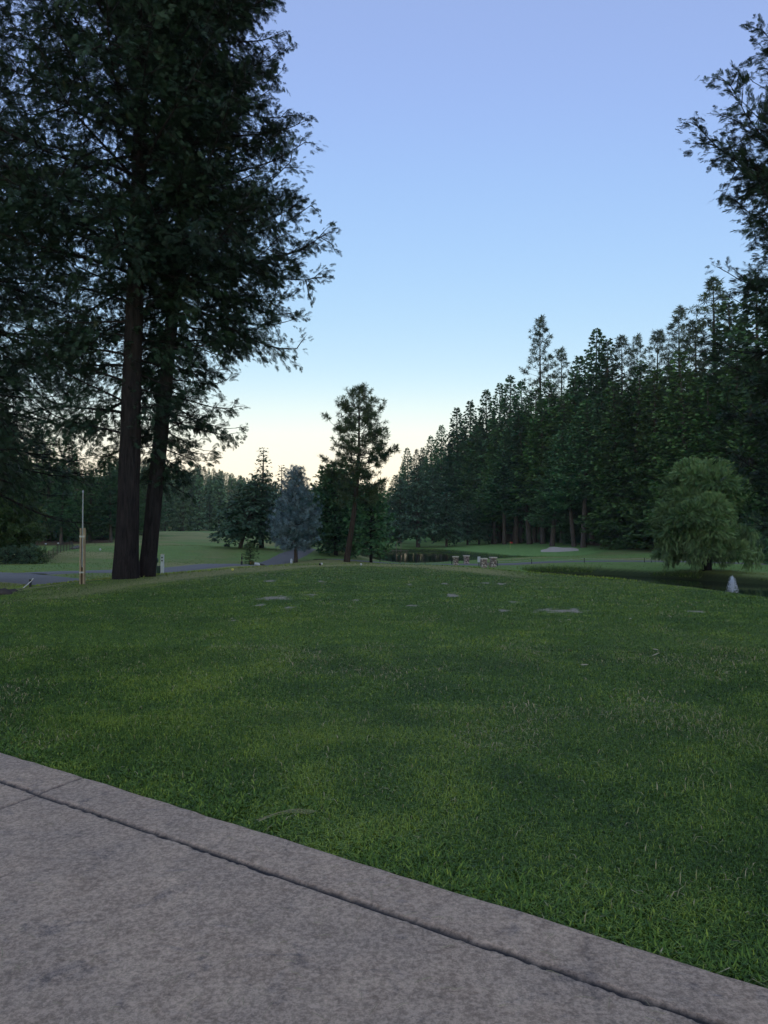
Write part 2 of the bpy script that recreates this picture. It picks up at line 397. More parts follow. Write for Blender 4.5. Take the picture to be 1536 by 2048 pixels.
# ------------------------------------------------------------------ paths
def asphalt():
    m, nt, b = newmat('path_asphalt'); p = geo(nt)
    f = noise(nt, p, 60, 4, .7); g = noise(nt, p, .8, 4, .6)
    c = mix(nt, g, ramp(nt, f, [(.35, (.11, .105, .108)), (.65, (.20, .19, .19))]), (.16, .15, .145), 'MIX')
    nt.links.new(c, b.inputs['Base Color']); b.inputs['Roughness'].default_value = .9
    bump(nt, b, f, .4, .01); return m
M['asphalt'] = asphalt()
def draped(name, pts, widths, mat, dz=.025, step=.4, nx=9, lip=True):
    P = np.array(pts, float); seg = np.r_[0, np.cumsum(np.linalg.norm(np.diff(P, axis=0), axis=1))]
    s = np.arange(0, seg[-1], step)
    # catmull like smoothing through repeated box filter
    x = np.interp(s, seg, P[:, 0]); y = np.interp(s, seg, P[:, 1]); w = np.interp(s, seg, widths)
    k = max(3, int(5 / step)) | 1; ker = np.ones(k) / k
    for _ in range(2):
        x = np.convolve(np.pad(x, k // 2, 'reflect', reflect_type='odd'), ker, 'valid'); y = np.convolve(np.pad(y, k // 2, 'reflect', reflect_type='odd'), ker, 'valid')
    tx, ty = np.gradient(x), np.gradient(y); L = np.hypot(tx, ty); nxv, nyv = -ty / L, tx / L
    t = np.linspace(-.5, .5, nx)
    jit = (vnoise(s / 1.1, s * 0, 3) - .5) * .22
    X = x[:, None] + nxv[:, None] * (w + jit)[:, None] * t; Y = y[:, None] + nyv[:, None] * (w + jit)[:, None] * t
    Z = ground(X, Y) + dz; Z[:, 0] -= dz * 1.6; Z[:, -1] -= dz * 1.6
    n, kk = X.shape; mb = MB()
    i = np.arange(n - 1)[:, None] * kk; j = np.arange(kk - 1)[None]
    mb.add(np.stack([X, Y, Z], -1), np.stack([i + j, i + kk + j, i + kk + j + 1, i + j + 1], -1).reshape(-1, 4))
    return tag(mb.build(name, mat, smooth=True), kind='structure')
pu = lambda u, d: ((u - CX) / F * d, d)
draped('cart_path', [pu(-420, 54), pu(-200, 49), pu(0, 42), pu(60, 37.5), pu(120, 33.5), pu(190, 30.5)], [4.6, 4.6, 4.7, 4.7, 4.6, 4.2], M['asphalt'], .05)
draped('cart_path', [pu(60, 43), pu(150, 47), pu(240, 49), pu(330, 51.5), pu(420, 56), pu(500, 61), pu(560, 68), pu(600, 78), pu(612, 86), pu(590, 98), pu(600, 112), pu(640, 125), pu(655, 150)], [3.0, 3, 3, 3.2, 3.2, 3.2, 3.2, 3, 3, 3, 3, 3, 3], M['asphalt'], .06)
draped('cart_path', [pu(640, 68), pu(720, 72), pu(800, 75.5), pu(870, 76), pu(945, 73), pu(1010, 73.5), pu(1060, 75), pu(1140, 75.5), pu(1240, 75), pu(1370, 73), pu(1500, 72), pu(1700, 70)], [2.2, 2.2, 2.4, 2.8, 3.4, 3.0, 2.2, 1.5, 1.3, 1.2, 1.2, 1.2], M['asphalt'], .06)

# sand bunker: dished sheet with a lip
def bunker():
    m, nt, b = newmat('bunker_sand'); f = noise(nt, geo(nt), 9, 5)
    nt.links.new(ramp(nt, f, [(.3, (.46, .41, .35)), (.7, (.66, .60, .51))]), b.inputs['Base Color']); b.inputs['Roughness'].default_value = .95
    bump(nt, b, f, .5, .05)
    c = on(1116, 118); mb = MB(); na, nr = 40, 8
    an = np.arange(na) / na * 2 * math.pi
    rad = 1 + .22 * np.sin(an * 2 + .6) + .10 * np.sin(an * 5) + .12 * np.sin(an * 3 + 2)
    r = np.linspace(0, 1, nr)[:, None]
    X = c[0] + np.cos(an) * rad * r * 2.7; Y = c[1] + np.sin(an) * rad * r * 4.2
    Z = ground(X, Y) + .05 + .42 * (Y - c[1]) / 4.2 * r
    Z = np.where(r < 1, Z, Z - .1 * 0)
    i = np.arange(nr - 1)[:, None] * na; j = np.arange(na)[None]; j2 = (j + 1) % na
    mb.add(np.stack([X, Y, Z], -1), np.stack([i + j, i + na + j, i + na + j2, i + j2], -1).reshape(-1, 4))
    # skirt
    Xs, Ys, Zs = X[-1], Y[-1], Z[-1]
    V = np.concatenate([np.c_[Xs, Ys, Zs], np.c_[Xs * 1.0, Ys, Zs - .8]]); q = np.arange(na); q2 = (q + 1) % na
    mb.add(V, np.stack([q, q + na, q2 + na, q2], 1))
    tag(mb.build('sand_bunker', m, smooth=True), kind='structure')
bunker()

# ------------------------------------------------------------------ patio of stamped concrete
def patio():
    m, nt, b = newmat('stamped_concrete'); p = geo(nt)
    f = noise(nt, p, 55, 6, .8); md = noise(nt, p, 9, 8, .78, .3); bg = noise(nt, p, 1.7, 4, .6)
    vd = noise(nt, mapping(nt, p, (1, 1, 1), (0, 0, .5)), 24, 6, .7, .8)
    c = ramp(nt, md, [(.34, (.33, .232, .160)), (.5, (.53, .385, .275)), (.66, (.74, .555, .39))])
    c = mix(nt, ramp(nt, bg, [(.42, (0, 0, 0)), (.62, (.85, .85, .85))]), c, mix(nt, md, (.30, .225, .175), (.48, .365, .275)))
    c = mix(nt, ramp(nt, vd, [(.55, (0, 0, 0)), (.75, (.8, .8, .8))]), c, (.56, .42, .30))
    c = mix(nt, ramp(nt, noise(nt, p, 5.0, 5, .6, .6), [(.60, (0, 0, 0)), (.70, (.75, .75, .75))]), c, (.12, .108, .112))
    c = mix(nt, ramp(nt, noise(nt, mapping(nt, p, (2, 7, 1), (0, 0, .9)), 2.2, 6, .7, .5), [(.60, (0, 0, 0)), (.74, (.8, .8, .8))]), c, (.13, .135, .16))
    c = mix(nt, ramp(nt, noise(nt, mapping(nt, p, (8, 34, 1), (0, 0, .55)), 1.6, 6, .75, .3), [(.56, (0, 0, 0)), (.70, (.55, .55, .55))]), c, (.12, .10, .09))
    c = mix(nt, .38, c, ramp(nt, f, [(.42, (.10, .075, .058)), (.58, (.86, .65, .50))]))
    c = mix(nt, attr(nt, 'joint').outputs['Fac'], c, mix(nt, f, (.022, .022, .026), (.055, .05, .05)))
    nt.links.new(c, b.inputs['Base Color']); b.inputs['Roughness'].default_value = .72; b.inputs['Specular IOR Level'].default_value = .3
    bump(nt, b, math_(nt, 'ADD', f, math_(nt, 'MULTIPLY', vd, 1.6)), .8, .010)
    A = np.r_[np.linspace(-9, -1.2, 60)[:-1], np.arange(-1.2, 6.6, .0125), np.linspace(6.6, 14, 60)[1:]]
    B = np.r_[np.linspace(-9, -3.0, 40)[:-1], np.arange(-3.0, -.02, .0125), np.linspace(-.02, .0, 4)]
    Ag, Bg = np.meshgrid(A, B, indexing='ij')
    wob = (fbm(Ag * 1.3, Ag * 0, 3, 2) - .5) * .022 + (vnoise(Ag * 9, Ag * 0, 7) - .5) * .012
    edge = np.clip(-Bg, 0, 1)
    z = ZP + (fbm(Ag * 1.1, Bg * 1.1, 4, 30) - .5) * .010 + (fbm(Ag * 6, Bg * 6, 3, 31) - .5) * .004
    z -= .022 * (1 - np.sqrt(np.clip(1 - (1 - np.clip(edge / .035, 0, 1)) ** 2, 0, 1)))
    g0 = to_ab(*at_z(0, 1563, ZP)[:2]); g1 = to_ab(*at_z(1440, 2048, ZP)[:2]); GB = g0[1] + (g1[1] - g0[1]) * (Ag - g0[0]) / (g1[0] - g0[0])
    gw = .010 + (vnoise(Ag * 14, Ag * 0, 12) - .5) * .008 + (vnoise(Ag * 45, Ag * 0, 13) - .5) * .006
    gc = GB + (fbm(Ag * 1.2, Ag * 0, 3, 14) - .5) * .022 + (vnoise(Ag * 22, Ag * 0, 17) - .5) * .006
    joint = sstep(gw + .010, gw - .002, np.abs(Bg - gc) + (vnoise(Ag * 60, Bg * 60, 18) - .5) * .006)
    # transverse control joints
    j0 = to_ab(*at_z(168, 1555, ZP)[:2]); j1 = to_ab(*at_z(0, 1616, ZP)[:2]); jk = (j1[0] - j0[0]) / (j1[1] - j0[1])
    for a0, w, lo, hi, k in [(j0[0] - jk * j0[1], .004, -9, 0, jk)]:
        if w: joint = np.maximum(joint, .9 * sstep(w + .010, w, np.abs(Ag - a0 - k * Bg - (vnoise(Bg * 4, Bg * 0, 3) - .5) * .03)))
    for a0, b0, a1, b1, w, am in [(3.05, -2.6, 3.02, -1.95, .004, .8), (3.02, -1.95, 3.07, -1.5, .002, .5), (.45, -.62, .25, -1.5, .002, .35), (4.35, -.44, 4.2, -.05, .002, .35), (1.9, -1.35, 1.85, -.95, .002, .4), (2.45, -.40, 2.38, -.12, .002, .3), (1.2, -2.0, 1.1, -1.3, .002, .35), (4.4, -1.4, 4.3, -.9, .002, .35)]:
        e = np.array([a1 - a0, b1 - b0]); L2 = e @ e
        t = np.clip(((Ag - a0) * e[0] + (Bg - b0) * e[1]) / L2, 0, 1)
        wv = (fbm(Ag * 9, Bg * 9, 3, 40) - .5) * .05
        dd = np.hypot(Ag - a0 - t * e[0] + wv, Bg - b0 - t * e[1])
        joint = np.maximum(joint, am * sstep(w + .010, w, dd))
    z -= .014 * joint
    dz0 = (Bg > -.001)
    X = E0[0] + Ag * EA[0] + (Bg + wob * np.clip(1 + Bg / .3, 0, 1)) * EB[0]; Y = E0[1] + Ag * EA[1] + (Bg + wob * np.clip(1 + Bg / .3, 0, 1)) * EB[1]
    n, k = X.shape; mb = MB()
    i = np.arange(n - 1)[:, None] * k; j = np.arange(k - 1)[None]
    mb.add(np.stack([X, Y, z], -1), np.stack([i + j, i + k + j, i + k + j + 1, i + j + 1], -1).reshape(-1, 4))
    V = np.concatenate([np.c_[X[:, -1], Y[:, -1], z[:, -1]], np.c_[X[:, -1], Y[:, -1], z[:, -1] * 0 - .1]]); q = np.arange(n - 1)
    mb.add(V, np.stack([q, q + n, q + n + 1, q + 1], 1))
    o = mb.build('patio', m, smooth=True)
    a = o.data.attributes.new('joint', 'FLOAT', 'POINT'); a.data.foreach_set('value', np.r_[joint.ravel(), np.zeros(2 * n)].astype(np.float32))
    tag(o, kind='structure')
patio()

# ------------------------------------------------------------------ lawn grass
def lawn_grass():
    m, nt, b = newmat('grass_blades')
    t = attr(nt, 'tint').outputs['Fac']
    c = ramp(nt, t, [(0, (.018, .048, .009)), (.5, (.088, .182, .024)), (.9, (.27, .36, .045)), (.93, (.20, .22, .07)), (1.0, (.42, .36, .22))])
    nt.links.new(c, b.inputs['Base Color']); b.inputs['Roughness'].default_value = .5; b.inputs['Specular IOR Level'].default_value = .25
    r = np.random.default_rng(3); mb = MB()
    def zone(y0, y1, dens, h, w, seg):
        hw = y1 * .60 + 2.2
        n = int(dens * 2 * hw * (y1 - y0)); x = r.uniform(-hw, hw, n); y = r.uniform(y0, y1, n)
        k = np.abs(x) < y * .58 + 1.6; x, y = x[k], y[k]
        a, bb = to_ab(x, y); sd = poly_sd(LAWN, x, y)
        be = bare(x, y)
        rim = sstep(-2.5, -1.7, sd) * sstep(-9.5, -7, x) * sstep(6, 4, x)
        k = (bb > -.012) & (sd < .5) & (r.random(len(x)) > be * .96) & (r.random(len(x)) > rim * .85); x, y, bb = x[k], y[k], bb[k]; n = len(x)
        near = sstep(.55, .05, bb)
        patch = fbm(x * .55, y * .55, 4, 50); p2 = fbm(x * 2.3, y * 2.3, 3, 60)
        H = h * r.uniform(.55, 1.25, n) * (1 + .25 * near) * (.75 + .6 * p2)
        Wd = w * r.uniform(.7, 1.4, n) * (1 + 1.0 * near * (r.random(n) < .35))
        az = r.uniform(0, 2 * math.pi, n); ln = r.uniform(.4, 1.75, n)
        tint = np.clip(.47 + (patch - .5) * .55 + (p2 - .5) * .6 + r.normal(0, .22, n) + .03 * near, .0, .89)
        q = r.random(n); dryk = sstep(.5, .72, fbm(x * 1.1, y * 1.1, 3, 70))
        isdry = q < (.010 + .075 * dryk) * (1 - near * .8); tint = np.where(isdry, r.uniform(.93, 1.0, n), tint)
        H = np.where(isdry & (r.random(n) < .35), H * 1.7, H); Wd = np.where(isdry, Wd * 1.25, Wd)
        z = ground(x, y) - .004
        dx, dy = np.cos(az), np.sin(az); px, py = -dy * Wd / 2, dx * Wd / 2
        base = np.stack([x, y, z], 1)
        mid = base + np.stack([dx * H * ln * .35, dy * H * ln * .35, H * .62], 1)
        tip = base + np.stack([dx * H * ln * 1.0, dy * H * ln * 1.0, H * np.maximum(.25, 1.05 - .38 * ln)], 1)
        pp = np.stack([px, py, np.zeros(n)], 1)
        if seg:
            V = np.stack([base - pp, base + pp, mid + pp * .85, mid - pp * .85, tip], 1)
            i = np.arange(n)[:, None] * 5
            base_i = mb.n
            mb.add(V, i + np.array([[0, 1, 2, 3]]), tint=np.repeat(tint, 5))
            mb.f3.append(base_i + i + np.array([[3, 2, 4]])); mb.m3.append(np.zeros(n, int))
        else:
            V = np.stack([base - pp, base + pp, tip], 1); i = np.arange(n)[:, None] * 3
            mb.add(V, i + np.array([[0, 1, 2]]), tint=np.repeat(tint, 3))
    zone(1.9, 4.0, 13000, .034, .0036, True)
    zone(4.0, 6.5, 9000, .034, .0042, True)
    zone(6.5, 10, 4200, .033, .0060, True)
    zone(10, 15, 2300, .034, .0095, False)
    zone(15, 23, 1000, .034, .016, False)
    zone(23, 36, 380, .034, .028, False)
    # lush broad leaved tufts along the slab edge
    n = 9000; a = r.uniform(-1.5, 6.6, n); bb = np.abs(r.normal(0, .20, n)) - .022 * (r.random(n) < .5)
    cl = fbm(a * 2.2, bb * 2.2, 3, 90); k = cl > .43; a, bb = a[k], bb[k]; n = len(a)
    bx = E0[0] + a * EA[0] + bb * EB[0]; by = E0[1] + a * EA[1] + bb * EB[1]
    nb = 7; x = np.repeat(bx, nb) + r.normal(0, .012, n * nb); y = np.repeat(by, nb) + r.normal(0, .012, n * nb); n = n * nb
    z = ground(x, y); az = r.uniform(0, 2 * math.pi, n); L = r.uniform(.025, .075, n); el = r.uniform(.05, 1.0, n); wd = r.uniform(.005, .010, n)
    d = np.stack([np.cos(az) * np.cos(el), np.sin(az) * np.cos(el), np.sin(el)], 1)
    s_ = np.stack([-np.sin(az), np.cos(az), np.zeros(n)], 1) * wd[:, None]
    B0 = np.stack([x, y, z], 1); M1 = B0 + d * L[:, None] * .5; T1 = B0 + d * L[:, None] * np.array([1.05, 1.05, .8])
    ti = np.clip(r.normal(.46, .20, n), .05, .86)
    V = np.stack([B0 - s_ * .3, B0 + s_ * .3, M1 + s_ * .5, M1 - s_ * .5, T1], 1); i = np.arange(n)[:, None] * 5; b0 = mb.n
    mb.add(V, i + np.array([[0, 1, 2, 3]]), tint=np.repeat(ti, 5)); mb.f3.append(b0 + i + np.array([[3, 2, 4]])); mb.m3.append(np.zeros(n, int))
    o = mb.build('lawn_grass', m, tint=True)
    tag(o, 'short mown green grass of the lawn in front of the patio', 'grass', kind='stuff')
    M['grassblade'] = m
lawn_grass()

def rough_grass():
    """tufts on the pond banks and beyond the lawn"""
    r = np.random.default_rng(8); mb = MB()
    def put(x, y, H, Wd, t):
        n = len(x); az = r.uniform(0, 6.283, n); z = ground(x, y) - .01; ln = r.uniform(.1, .8, n)
        dx, dy = np.cos(az), np.sin(az); pp = np.stack([-dy * Wd / 2, dx * Wd / 2, np.zeros(n)], 1)
        b = np.stack([x, y, z], 1); tip = b + np.stack([dx * H * ln, dy * H * ln, H], 1)
        mb.add(np.stack([b - pp, b + pp, tip], 1), np.arange(n)[:, None] * 3 + np.array([[0, 1, 2]]), tint=np.repeat(t, 3))
    for P, k in ((POND_A, 14000), (POND_B, 18000)):
        i = r.integers(0, len(P), k); t = r.random(k)[:, None]; Q = P[i] * (1 - t) + P[(i + 1) % len(P)] * t
        Q = Q + r.normal(0, .5, (k, 2)); sd = poly_sd(P, Q[:, 0], Q[:, 1]); Q = Q[(sd > .05) & (fbm(Q[:, 0] / 2, Q[:, 1] / 2, 2, 4) > .4)]
        n = len(Q); put(Q[:, 0], Q[:, 1], r.uniform(.08, .28, n), r.uniform(.02, .05, n), np.clip(r.normal(.4, .25, n), 0, 1))
    n = 70000; y = 24 + 72 * r.random(n) ** 1.5; x = r.uniform(-.62, .62, n) * y
    sl = poly_sd(LAWN, x, y); k = (sl > 0)
    for P in (POND_A, POND_B): k &= poly_sd(P, x, y) > .5
    # keep the paths clear
    for poly in PATHS: k &= dist_line(poly, x, y) > 2.4
    x, y = x[k], y[k]; n = len(x)
    put(x, y, r.uniform(.03, .10, n), r.uniform(.03, .07, n), np.clip(.72 + (fbm(x / 5, y / 5, 3, 2) - .5) * 1.2 + r.normal(0, .12, n), 0, .93))
    tag(mb.build('rough_grass', M['grassblade'], tint=True), 'rougher grass on the banks and fairways beyond the lawn', 'grass', kind='stuff')
def dist_line(L, x, y):
    d = np.full(x.shape, 1e9)
    for a, b in zip(L[:-1], L[1:]):
        a = np.array(a); e = np.array(b) - a; t = np.clip(((x - a[0]) * e[0] + (y - a[1]) * e[1]) / (e @ e), 0, 1)
        d = np.minimum(d, np.hypot(x - a[0] - t * e[0], y - a[1] - t * e[1]))
    return d
PATHS = [[pu(-420, 54), pu(-200, 49), pu(0, 42), pu(60, 37.5), pu(120, 33.5), pu(190, 30.5)],
         [pu(60, 43), pu(150, 47), pu(240, 49), pu(330, 51.5), pu(420, 56), pu(500, 61), pu(560, 68), pu(600, 78), pu(612, 86), pu(590, 98)],
         [pu(640, 68), pu(720, 72), pu(800, 75.5), pu(870, 76), pu(945, 73), pu(1010, 73.5), pu(1060, 75), pu(1140, 75.5), pu(1240, 75), pu(1370, 73), pu(1700, 70)]]
rough_grass()

# ------------------------------------------------------------------ foliage templates
def tmpl(blades):
    """blades: (ox,oy,oz, dx,dy,dz, len, width) diamonds"""
    V = []; Fc = []
    for (ox, oy, oz, dx, dy, dz, L, w) in blades:
        d = np.array([dx, dy, dz], float); d /= np.linalg.norm(d); o = np.array([ox, oy, oz], float)
        s = np.cross(d, [0, 0, 1.0]); s = s / (np.linalg.norm(s) + 1e-6) if np.linalg.norm(s) > .1 else np.array([0, 1.0, 0])
        n = len(V); V += [o, o + d * L * .45 + s * w / 2, o + d * L, o + d * L * .45 - s * w / 2]; Fc.append([n, n + 1, n + 2, n + 3])
    return np.array(V), np.array(Fc)
_r = random.Random(4)
T_SPRAY = tmpl([(0, 0, 0, 1, 0, .05, 1, .075)] + [(.06 + .15 * i, 0, 0, .85, s * (.62 - .04 * i), _r.uniform(-.35, .35), .56 - .06 * i, .085) for i in range(6) for s in (-1, 1)])
T_SPRIG = tmpl([(0, 0, 0, 1, 0, 0, 1, .30)] + [(.1 + .22 * i, 0, 0, .7, s * .8, _r.uniform(-.25, .25), .55 - .08 * i, .26) for i in range(3) for s in (-1, 1)])
T_TUFT = tmpl([(0, 0, 0, _r.gauss(.35, .7), _r.gauss(0, .7), _r.gauss(.25, .6), _r.uniform(.7, 1.1), .13) for _ in range(16)])
T_BUSH = tmpl([(_r.uniform(-.3, .3), _r.uniform(-.3, .3), _r.uniform(-.3, .3), _r.gauss(0, 1), _r.gauss(0, 1), _r.gauss(0, 1), _r.uniform(.35, .6), .26) for _ in range(9)])
T_STRAND = tmpl([(.09 * i, 0, 0, .75, s * .45, _r.uniform(-.3, .3), .26, .07) for i in range(10) for s in (-1, 1)])
def place(mb, T, pos, dx, up, scale, tint, mat=0):
    V, Fc = T; n = len(pos)
    dx = dx / (np.linalg.norm(dx, axis=1, keepdims=True) + 1e-9)
    dy = np.cross(up, dx); dy /= np.linalg.norm(dy, axis=1, keepdims=True) + 1e-9
    dz = np.cross(dx, dy); Rm = np.stack([dx, dy, dz], -1)
    W = np.einsum('nij,kj->nki', Rm, V) * scale[:, None, None] + pos[:, None]
    f = (np.arange(n)[:, None, None] * len(V) + Fc[None]).reshape(-1, 4)
    mb.add(W.reshape(-1, 3), f, mat, np.repeat(tint, len(V)))

def grow(seed, H, zb, prof, nb, r0, lean=(0, 0), pitch=(25, -5), droop=.15, up=.12, sub=3.0, sublen=.35, per_m=8, fl=.35, T=T_SPRAY,
         s0=.2, base_pow=1.0, limb=.018, hang=.25, upj=.5, lobes=.35, trunk_sides=10, flute=None, wob=.15, twigs=True, zmax=None, bend=0.0, tipfill=True, vj=.28, pj=7, oj=.07):
    r = np.random.default_rng(seed); tr = MB(); fo = MB()
    zs = np.linspace(0, H, 26 if flute is None else 140); ph = r.uniform(0, 6, 2); t = zs / H
    cx = lean[0] * t + bend * np.sin(t * math.pi) + wob * np.sin(t * 5 + ph[0]) * t * (1 - t); cy = lean[1] * t + wob * np.sin(t * 4 + ph[1]) * t * (1 - t)
    rad = r0 * (1 - t) ** .85 + .012 + r0 * .16 * np.exp(-zs / (r0 * 1.6))
    P = np.stack([cx, cy, zs], 1); P[0, 2] = -.35
    tr.tube(P, rad, trunk_sides, flute=flute)
    for i in range(nb):
        u = (i + r.random()) / nb; h = zb + (H - zb) * u ** base_pow
        if zmax and h > zmax: continue
        az = i * 2.39996 + r.uniform(-.4, .4)
        L = prof(h, az) * r.uniform(1 - lobes, 1.08)
        if L < .1: continue
        bx = np.interp(h, zs, cx); by = np.interp(h, zs, cy); br = np.interp(h, zs, rad)
        pt = R(np.interp((h - zb) / (H - zb), [0, 1], pitch) + r.normal(0, pj))
        k = 9; s = np.linspace(0, 1, k)[:, None]
        d = np.array([math.cos(az) * math.cos(pt), math.sin(az) * math.cos(pt), math.sin(pt)])
        side = np.array([-math.sin(az), math.cos(az), 0]) * r.normal(0, .12)
        C = np.array([bx, by, h]) + d * L * s + side * L * s ** 2 + np.array([0, 0, 1.0]) * L * (-droop * s ** 2 * 1.6 + up * s ** 4 * 1.6)
        lr = min(limb * L * .55 + .008, br * .7)
        tr.tube(C, lr * (1 - s[:, 0] * .85) + .004, 5 if flute is not None else 4, cap=False)
        ns = max(2, int(sub * L)); ss = s0 + (1 - s0) * np.sort(r.random(ns)) ** .85
        if tipfill: ss[-1] = 1.0
        q = np.stack([np.interp(ss, s[:, 0], C[:, a]) for a in range(3)], 1)
        Tg = np.gradient(C, axis=0); Tg = np.stack([np.interp(ss, s[:, 0], Tg[:, a]) for a in range(3)], 1); Tg /= np.linalg.norm(Tg, axis=1, keepdims=True)
        lat = np.cross([0, 0, 1.0], Tg); lat /= np.linalg.norm(lat, axis=1, keepdims=True) + 1e-9
        sg = np.where(np.arange(ns) % 2 == 0, 1, -1)[:, None]
        sl = (sublen * L * (1.05 - .65 * ss) * r.uniform(.5, 1.15, ns)) + fl * .4
        sd = Tg * r.uniform(.35, 1.1, (ns, 1)) + lat * sg * r.uniform(.3, 1.0, (ns, 1)) + np.array([0, 0, 1.0]) * r.normal(-.08, vj, (ns, 1))
        sd /= np.linalg.norm(sd, axis=1, keepdims=True)
        if twigs:
            for a in range(ns):
                e = q[a] + sd[a] * sl[a] + np.array([0, 0, -.12 * sl[a]])
                tr.tube(np.stack([q[a], (q[a] + e) / 2 + [0, 0, .03 * sl[a]], e]), [lr * .35 + .003, lr * .2 + .003, .003], 3, cap=False)
        nf = np.maximum(2, (per_m * sl).astype(int)); idx = np.repeat(np.arange(ns), nf); n = len(idx)
        f = r.random(n) ** .8
        pos = q[idx] + sd[idx] * (sl[idx] * f)[:, None] + np.array([0, 0, -.12]) * (sl[idx] * f ** 2)[:, None] + r.normal(0, oj, (n, 3)) * sl[idx][:, None]
        l2 = np.cross([0, 0, 1.0], sd[idx]); sg2 = np.where(r.random(n) < .5, 1, -1)[:, None]
        dx = sd[idx] * .8 + l2 * sg2 * r.uniform(0, .9, (n, 1)) + np.array([0, 0, 1.0]) * (r.normal(-hang, .3, (n, 1)))
        upv = np.array([0, 0, 1.0]) + r.normal(0, upj, (n, 3))
        tint = np.clip(.45 + r.normal(0, .2) + r.normal(0, .18, n) + .25 * (f - .5), 0, .95); tint = np.where(r.random(n) < .008, 1.0, tint)
        place(fo, T, pos, dx, upv, fl * r.uniform(.65, 1.3, n), tint)
    return tr, fo
def tree(name, loc, tr, fo, bark, leaf, label, cat='tree', group=None, rz=0, scale=(1, 1, 1), smooth=True):
    e = empty(name, loc, rz); e.scale = scale; tag(e, label, cat, group)
    tr.build('trunk', bark, e, smooth=smooth); fo.build('crown', leaf, e, tint=True)
    return e
def pts_prof(pts): 
    a = np.array(pts, float); return lambda h, az: float(np.interp(h, a[:, 0], a[:, 1]))

# ---- near incense cedars on the left
def bark_flute(seed):
    def f(P, an, r):
        z = P[:, 2][:, None]; a = an[None] / (2 * math.pi)
        k = 15
        n1 = vnoise((a * k + (vnoise(z * .9, a * 0, seed) - .5) * .5) % k + 0 * z, z * .55 + 0 * a, seed)
        n2 = vnoise(a * 2 * k + 0 * z, z * 1.3 + 0 * a, seed + 3)
        return 1 + .14 * (np.abs(n1 - .5) * 2 - .4) + .07 * (n2 - .5)
    return f
TA = at_z(251, 1160, -.05); TB = at_z(293, 1156, -.05)
def front_cut(h, az): return 1 - .85 * sstep(.25, .75, -math.sin(az)) * sstep(10.5, 8.0, h)
def profA(h, az):
    right = max(0.0, math.cos(az)); base = np.interp(h, [2.5, 4, 6, 8, 11, 16, 22, 27, 31], [1.6, 3.6, 4.6, 5.4, 6.0, 5.6, 4.4, 2.6, .6])
    return base * (1 - .45 * right * (1 if h < 10 else .35)) * front_cut(h, az)
def profB(h, az):
    c = math.cos(az)
    rt = np.interp(h, [2.8, 4, 5, 6.3, 7.3, 7.9, 8.6, 9.6, 10.6, 11.8, 13, 14.5, 16, 18, 22, 27, 30], [1.2, 1.7, 2.6, 3.0, 2.1, 2.0, 3.2, 4.9, 6.0, 6.0, 5.0, 4.6, 4.2, 3.8, 3.2, 1.8, .4])
    lf = np.interp(h, [3, 6, 10, 20, 30], [.6, 1.8, 3.2, 3.4, .4])
    w = sstep(-.3, .5, c); return .88 * float(rt * w + lf * (1 - w)) * front_cut(h, az)
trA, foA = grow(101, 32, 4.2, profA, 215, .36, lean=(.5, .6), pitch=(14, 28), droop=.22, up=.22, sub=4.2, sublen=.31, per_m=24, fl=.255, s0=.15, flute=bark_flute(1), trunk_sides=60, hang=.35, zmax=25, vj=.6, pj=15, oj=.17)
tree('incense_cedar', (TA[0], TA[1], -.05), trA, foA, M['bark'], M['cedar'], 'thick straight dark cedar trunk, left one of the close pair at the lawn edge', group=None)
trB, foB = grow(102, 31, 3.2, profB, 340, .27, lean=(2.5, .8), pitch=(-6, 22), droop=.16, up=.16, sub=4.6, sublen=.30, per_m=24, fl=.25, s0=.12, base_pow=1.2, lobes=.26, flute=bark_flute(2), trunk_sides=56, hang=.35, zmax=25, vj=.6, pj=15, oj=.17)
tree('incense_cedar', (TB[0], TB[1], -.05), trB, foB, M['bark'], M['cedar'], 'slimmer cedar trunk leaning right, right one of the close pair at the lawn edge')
# trees to the left whose limbs reach into the picture
def profC(h, az): return float(np.interp(h, [2.2, 4, 8, 14, 20, 28], [3.0, 5.2, 6.4, 6.0, 4.8, .5]))
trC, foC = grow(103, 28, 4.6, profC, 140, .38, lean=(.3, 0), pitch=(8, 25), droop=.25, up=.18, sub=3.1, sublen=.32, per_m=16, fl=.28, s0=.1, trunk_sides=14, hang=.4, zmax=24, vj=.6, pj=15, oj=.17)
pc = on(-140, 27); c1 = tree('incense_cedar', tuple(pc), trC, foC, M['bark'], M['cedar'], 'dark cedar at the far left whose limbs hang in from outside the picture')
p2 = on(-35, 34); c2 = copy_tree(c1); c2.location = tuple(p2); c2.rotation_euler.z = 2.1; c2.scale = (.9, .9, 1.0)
c2['label'] = 'dark cedar standing behind the twin trunks, over the rope post at the left'
# ---- near cedar on the right
def profR(h, az):
    return float(np.interp(h, [1.5, 3, 5, 7, 9, 10.5, 12, 13.5, 15, 17, 19, 22, 25], [2.6, 3.6, 4.5, 4.9, 4.6, 5.4, 5.6, 4.8, 5.8, 4.8, 4.0, 3.0, .6]))
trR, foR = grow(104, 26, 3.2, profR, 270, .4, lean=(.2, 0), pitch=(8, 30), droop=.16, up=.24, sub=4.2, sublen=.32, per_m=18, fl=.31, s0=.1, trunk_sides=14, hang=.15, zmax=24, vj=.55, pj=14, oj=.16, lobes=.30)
pr = on(1738, 25); tree('incense_cedar', (pr[0], pr[1], gz(pr[0], pr[1])), trR, foR, M['bark'], M['cedar'], 'near dark cedar at the right edge, feathery branch tips against the sky')

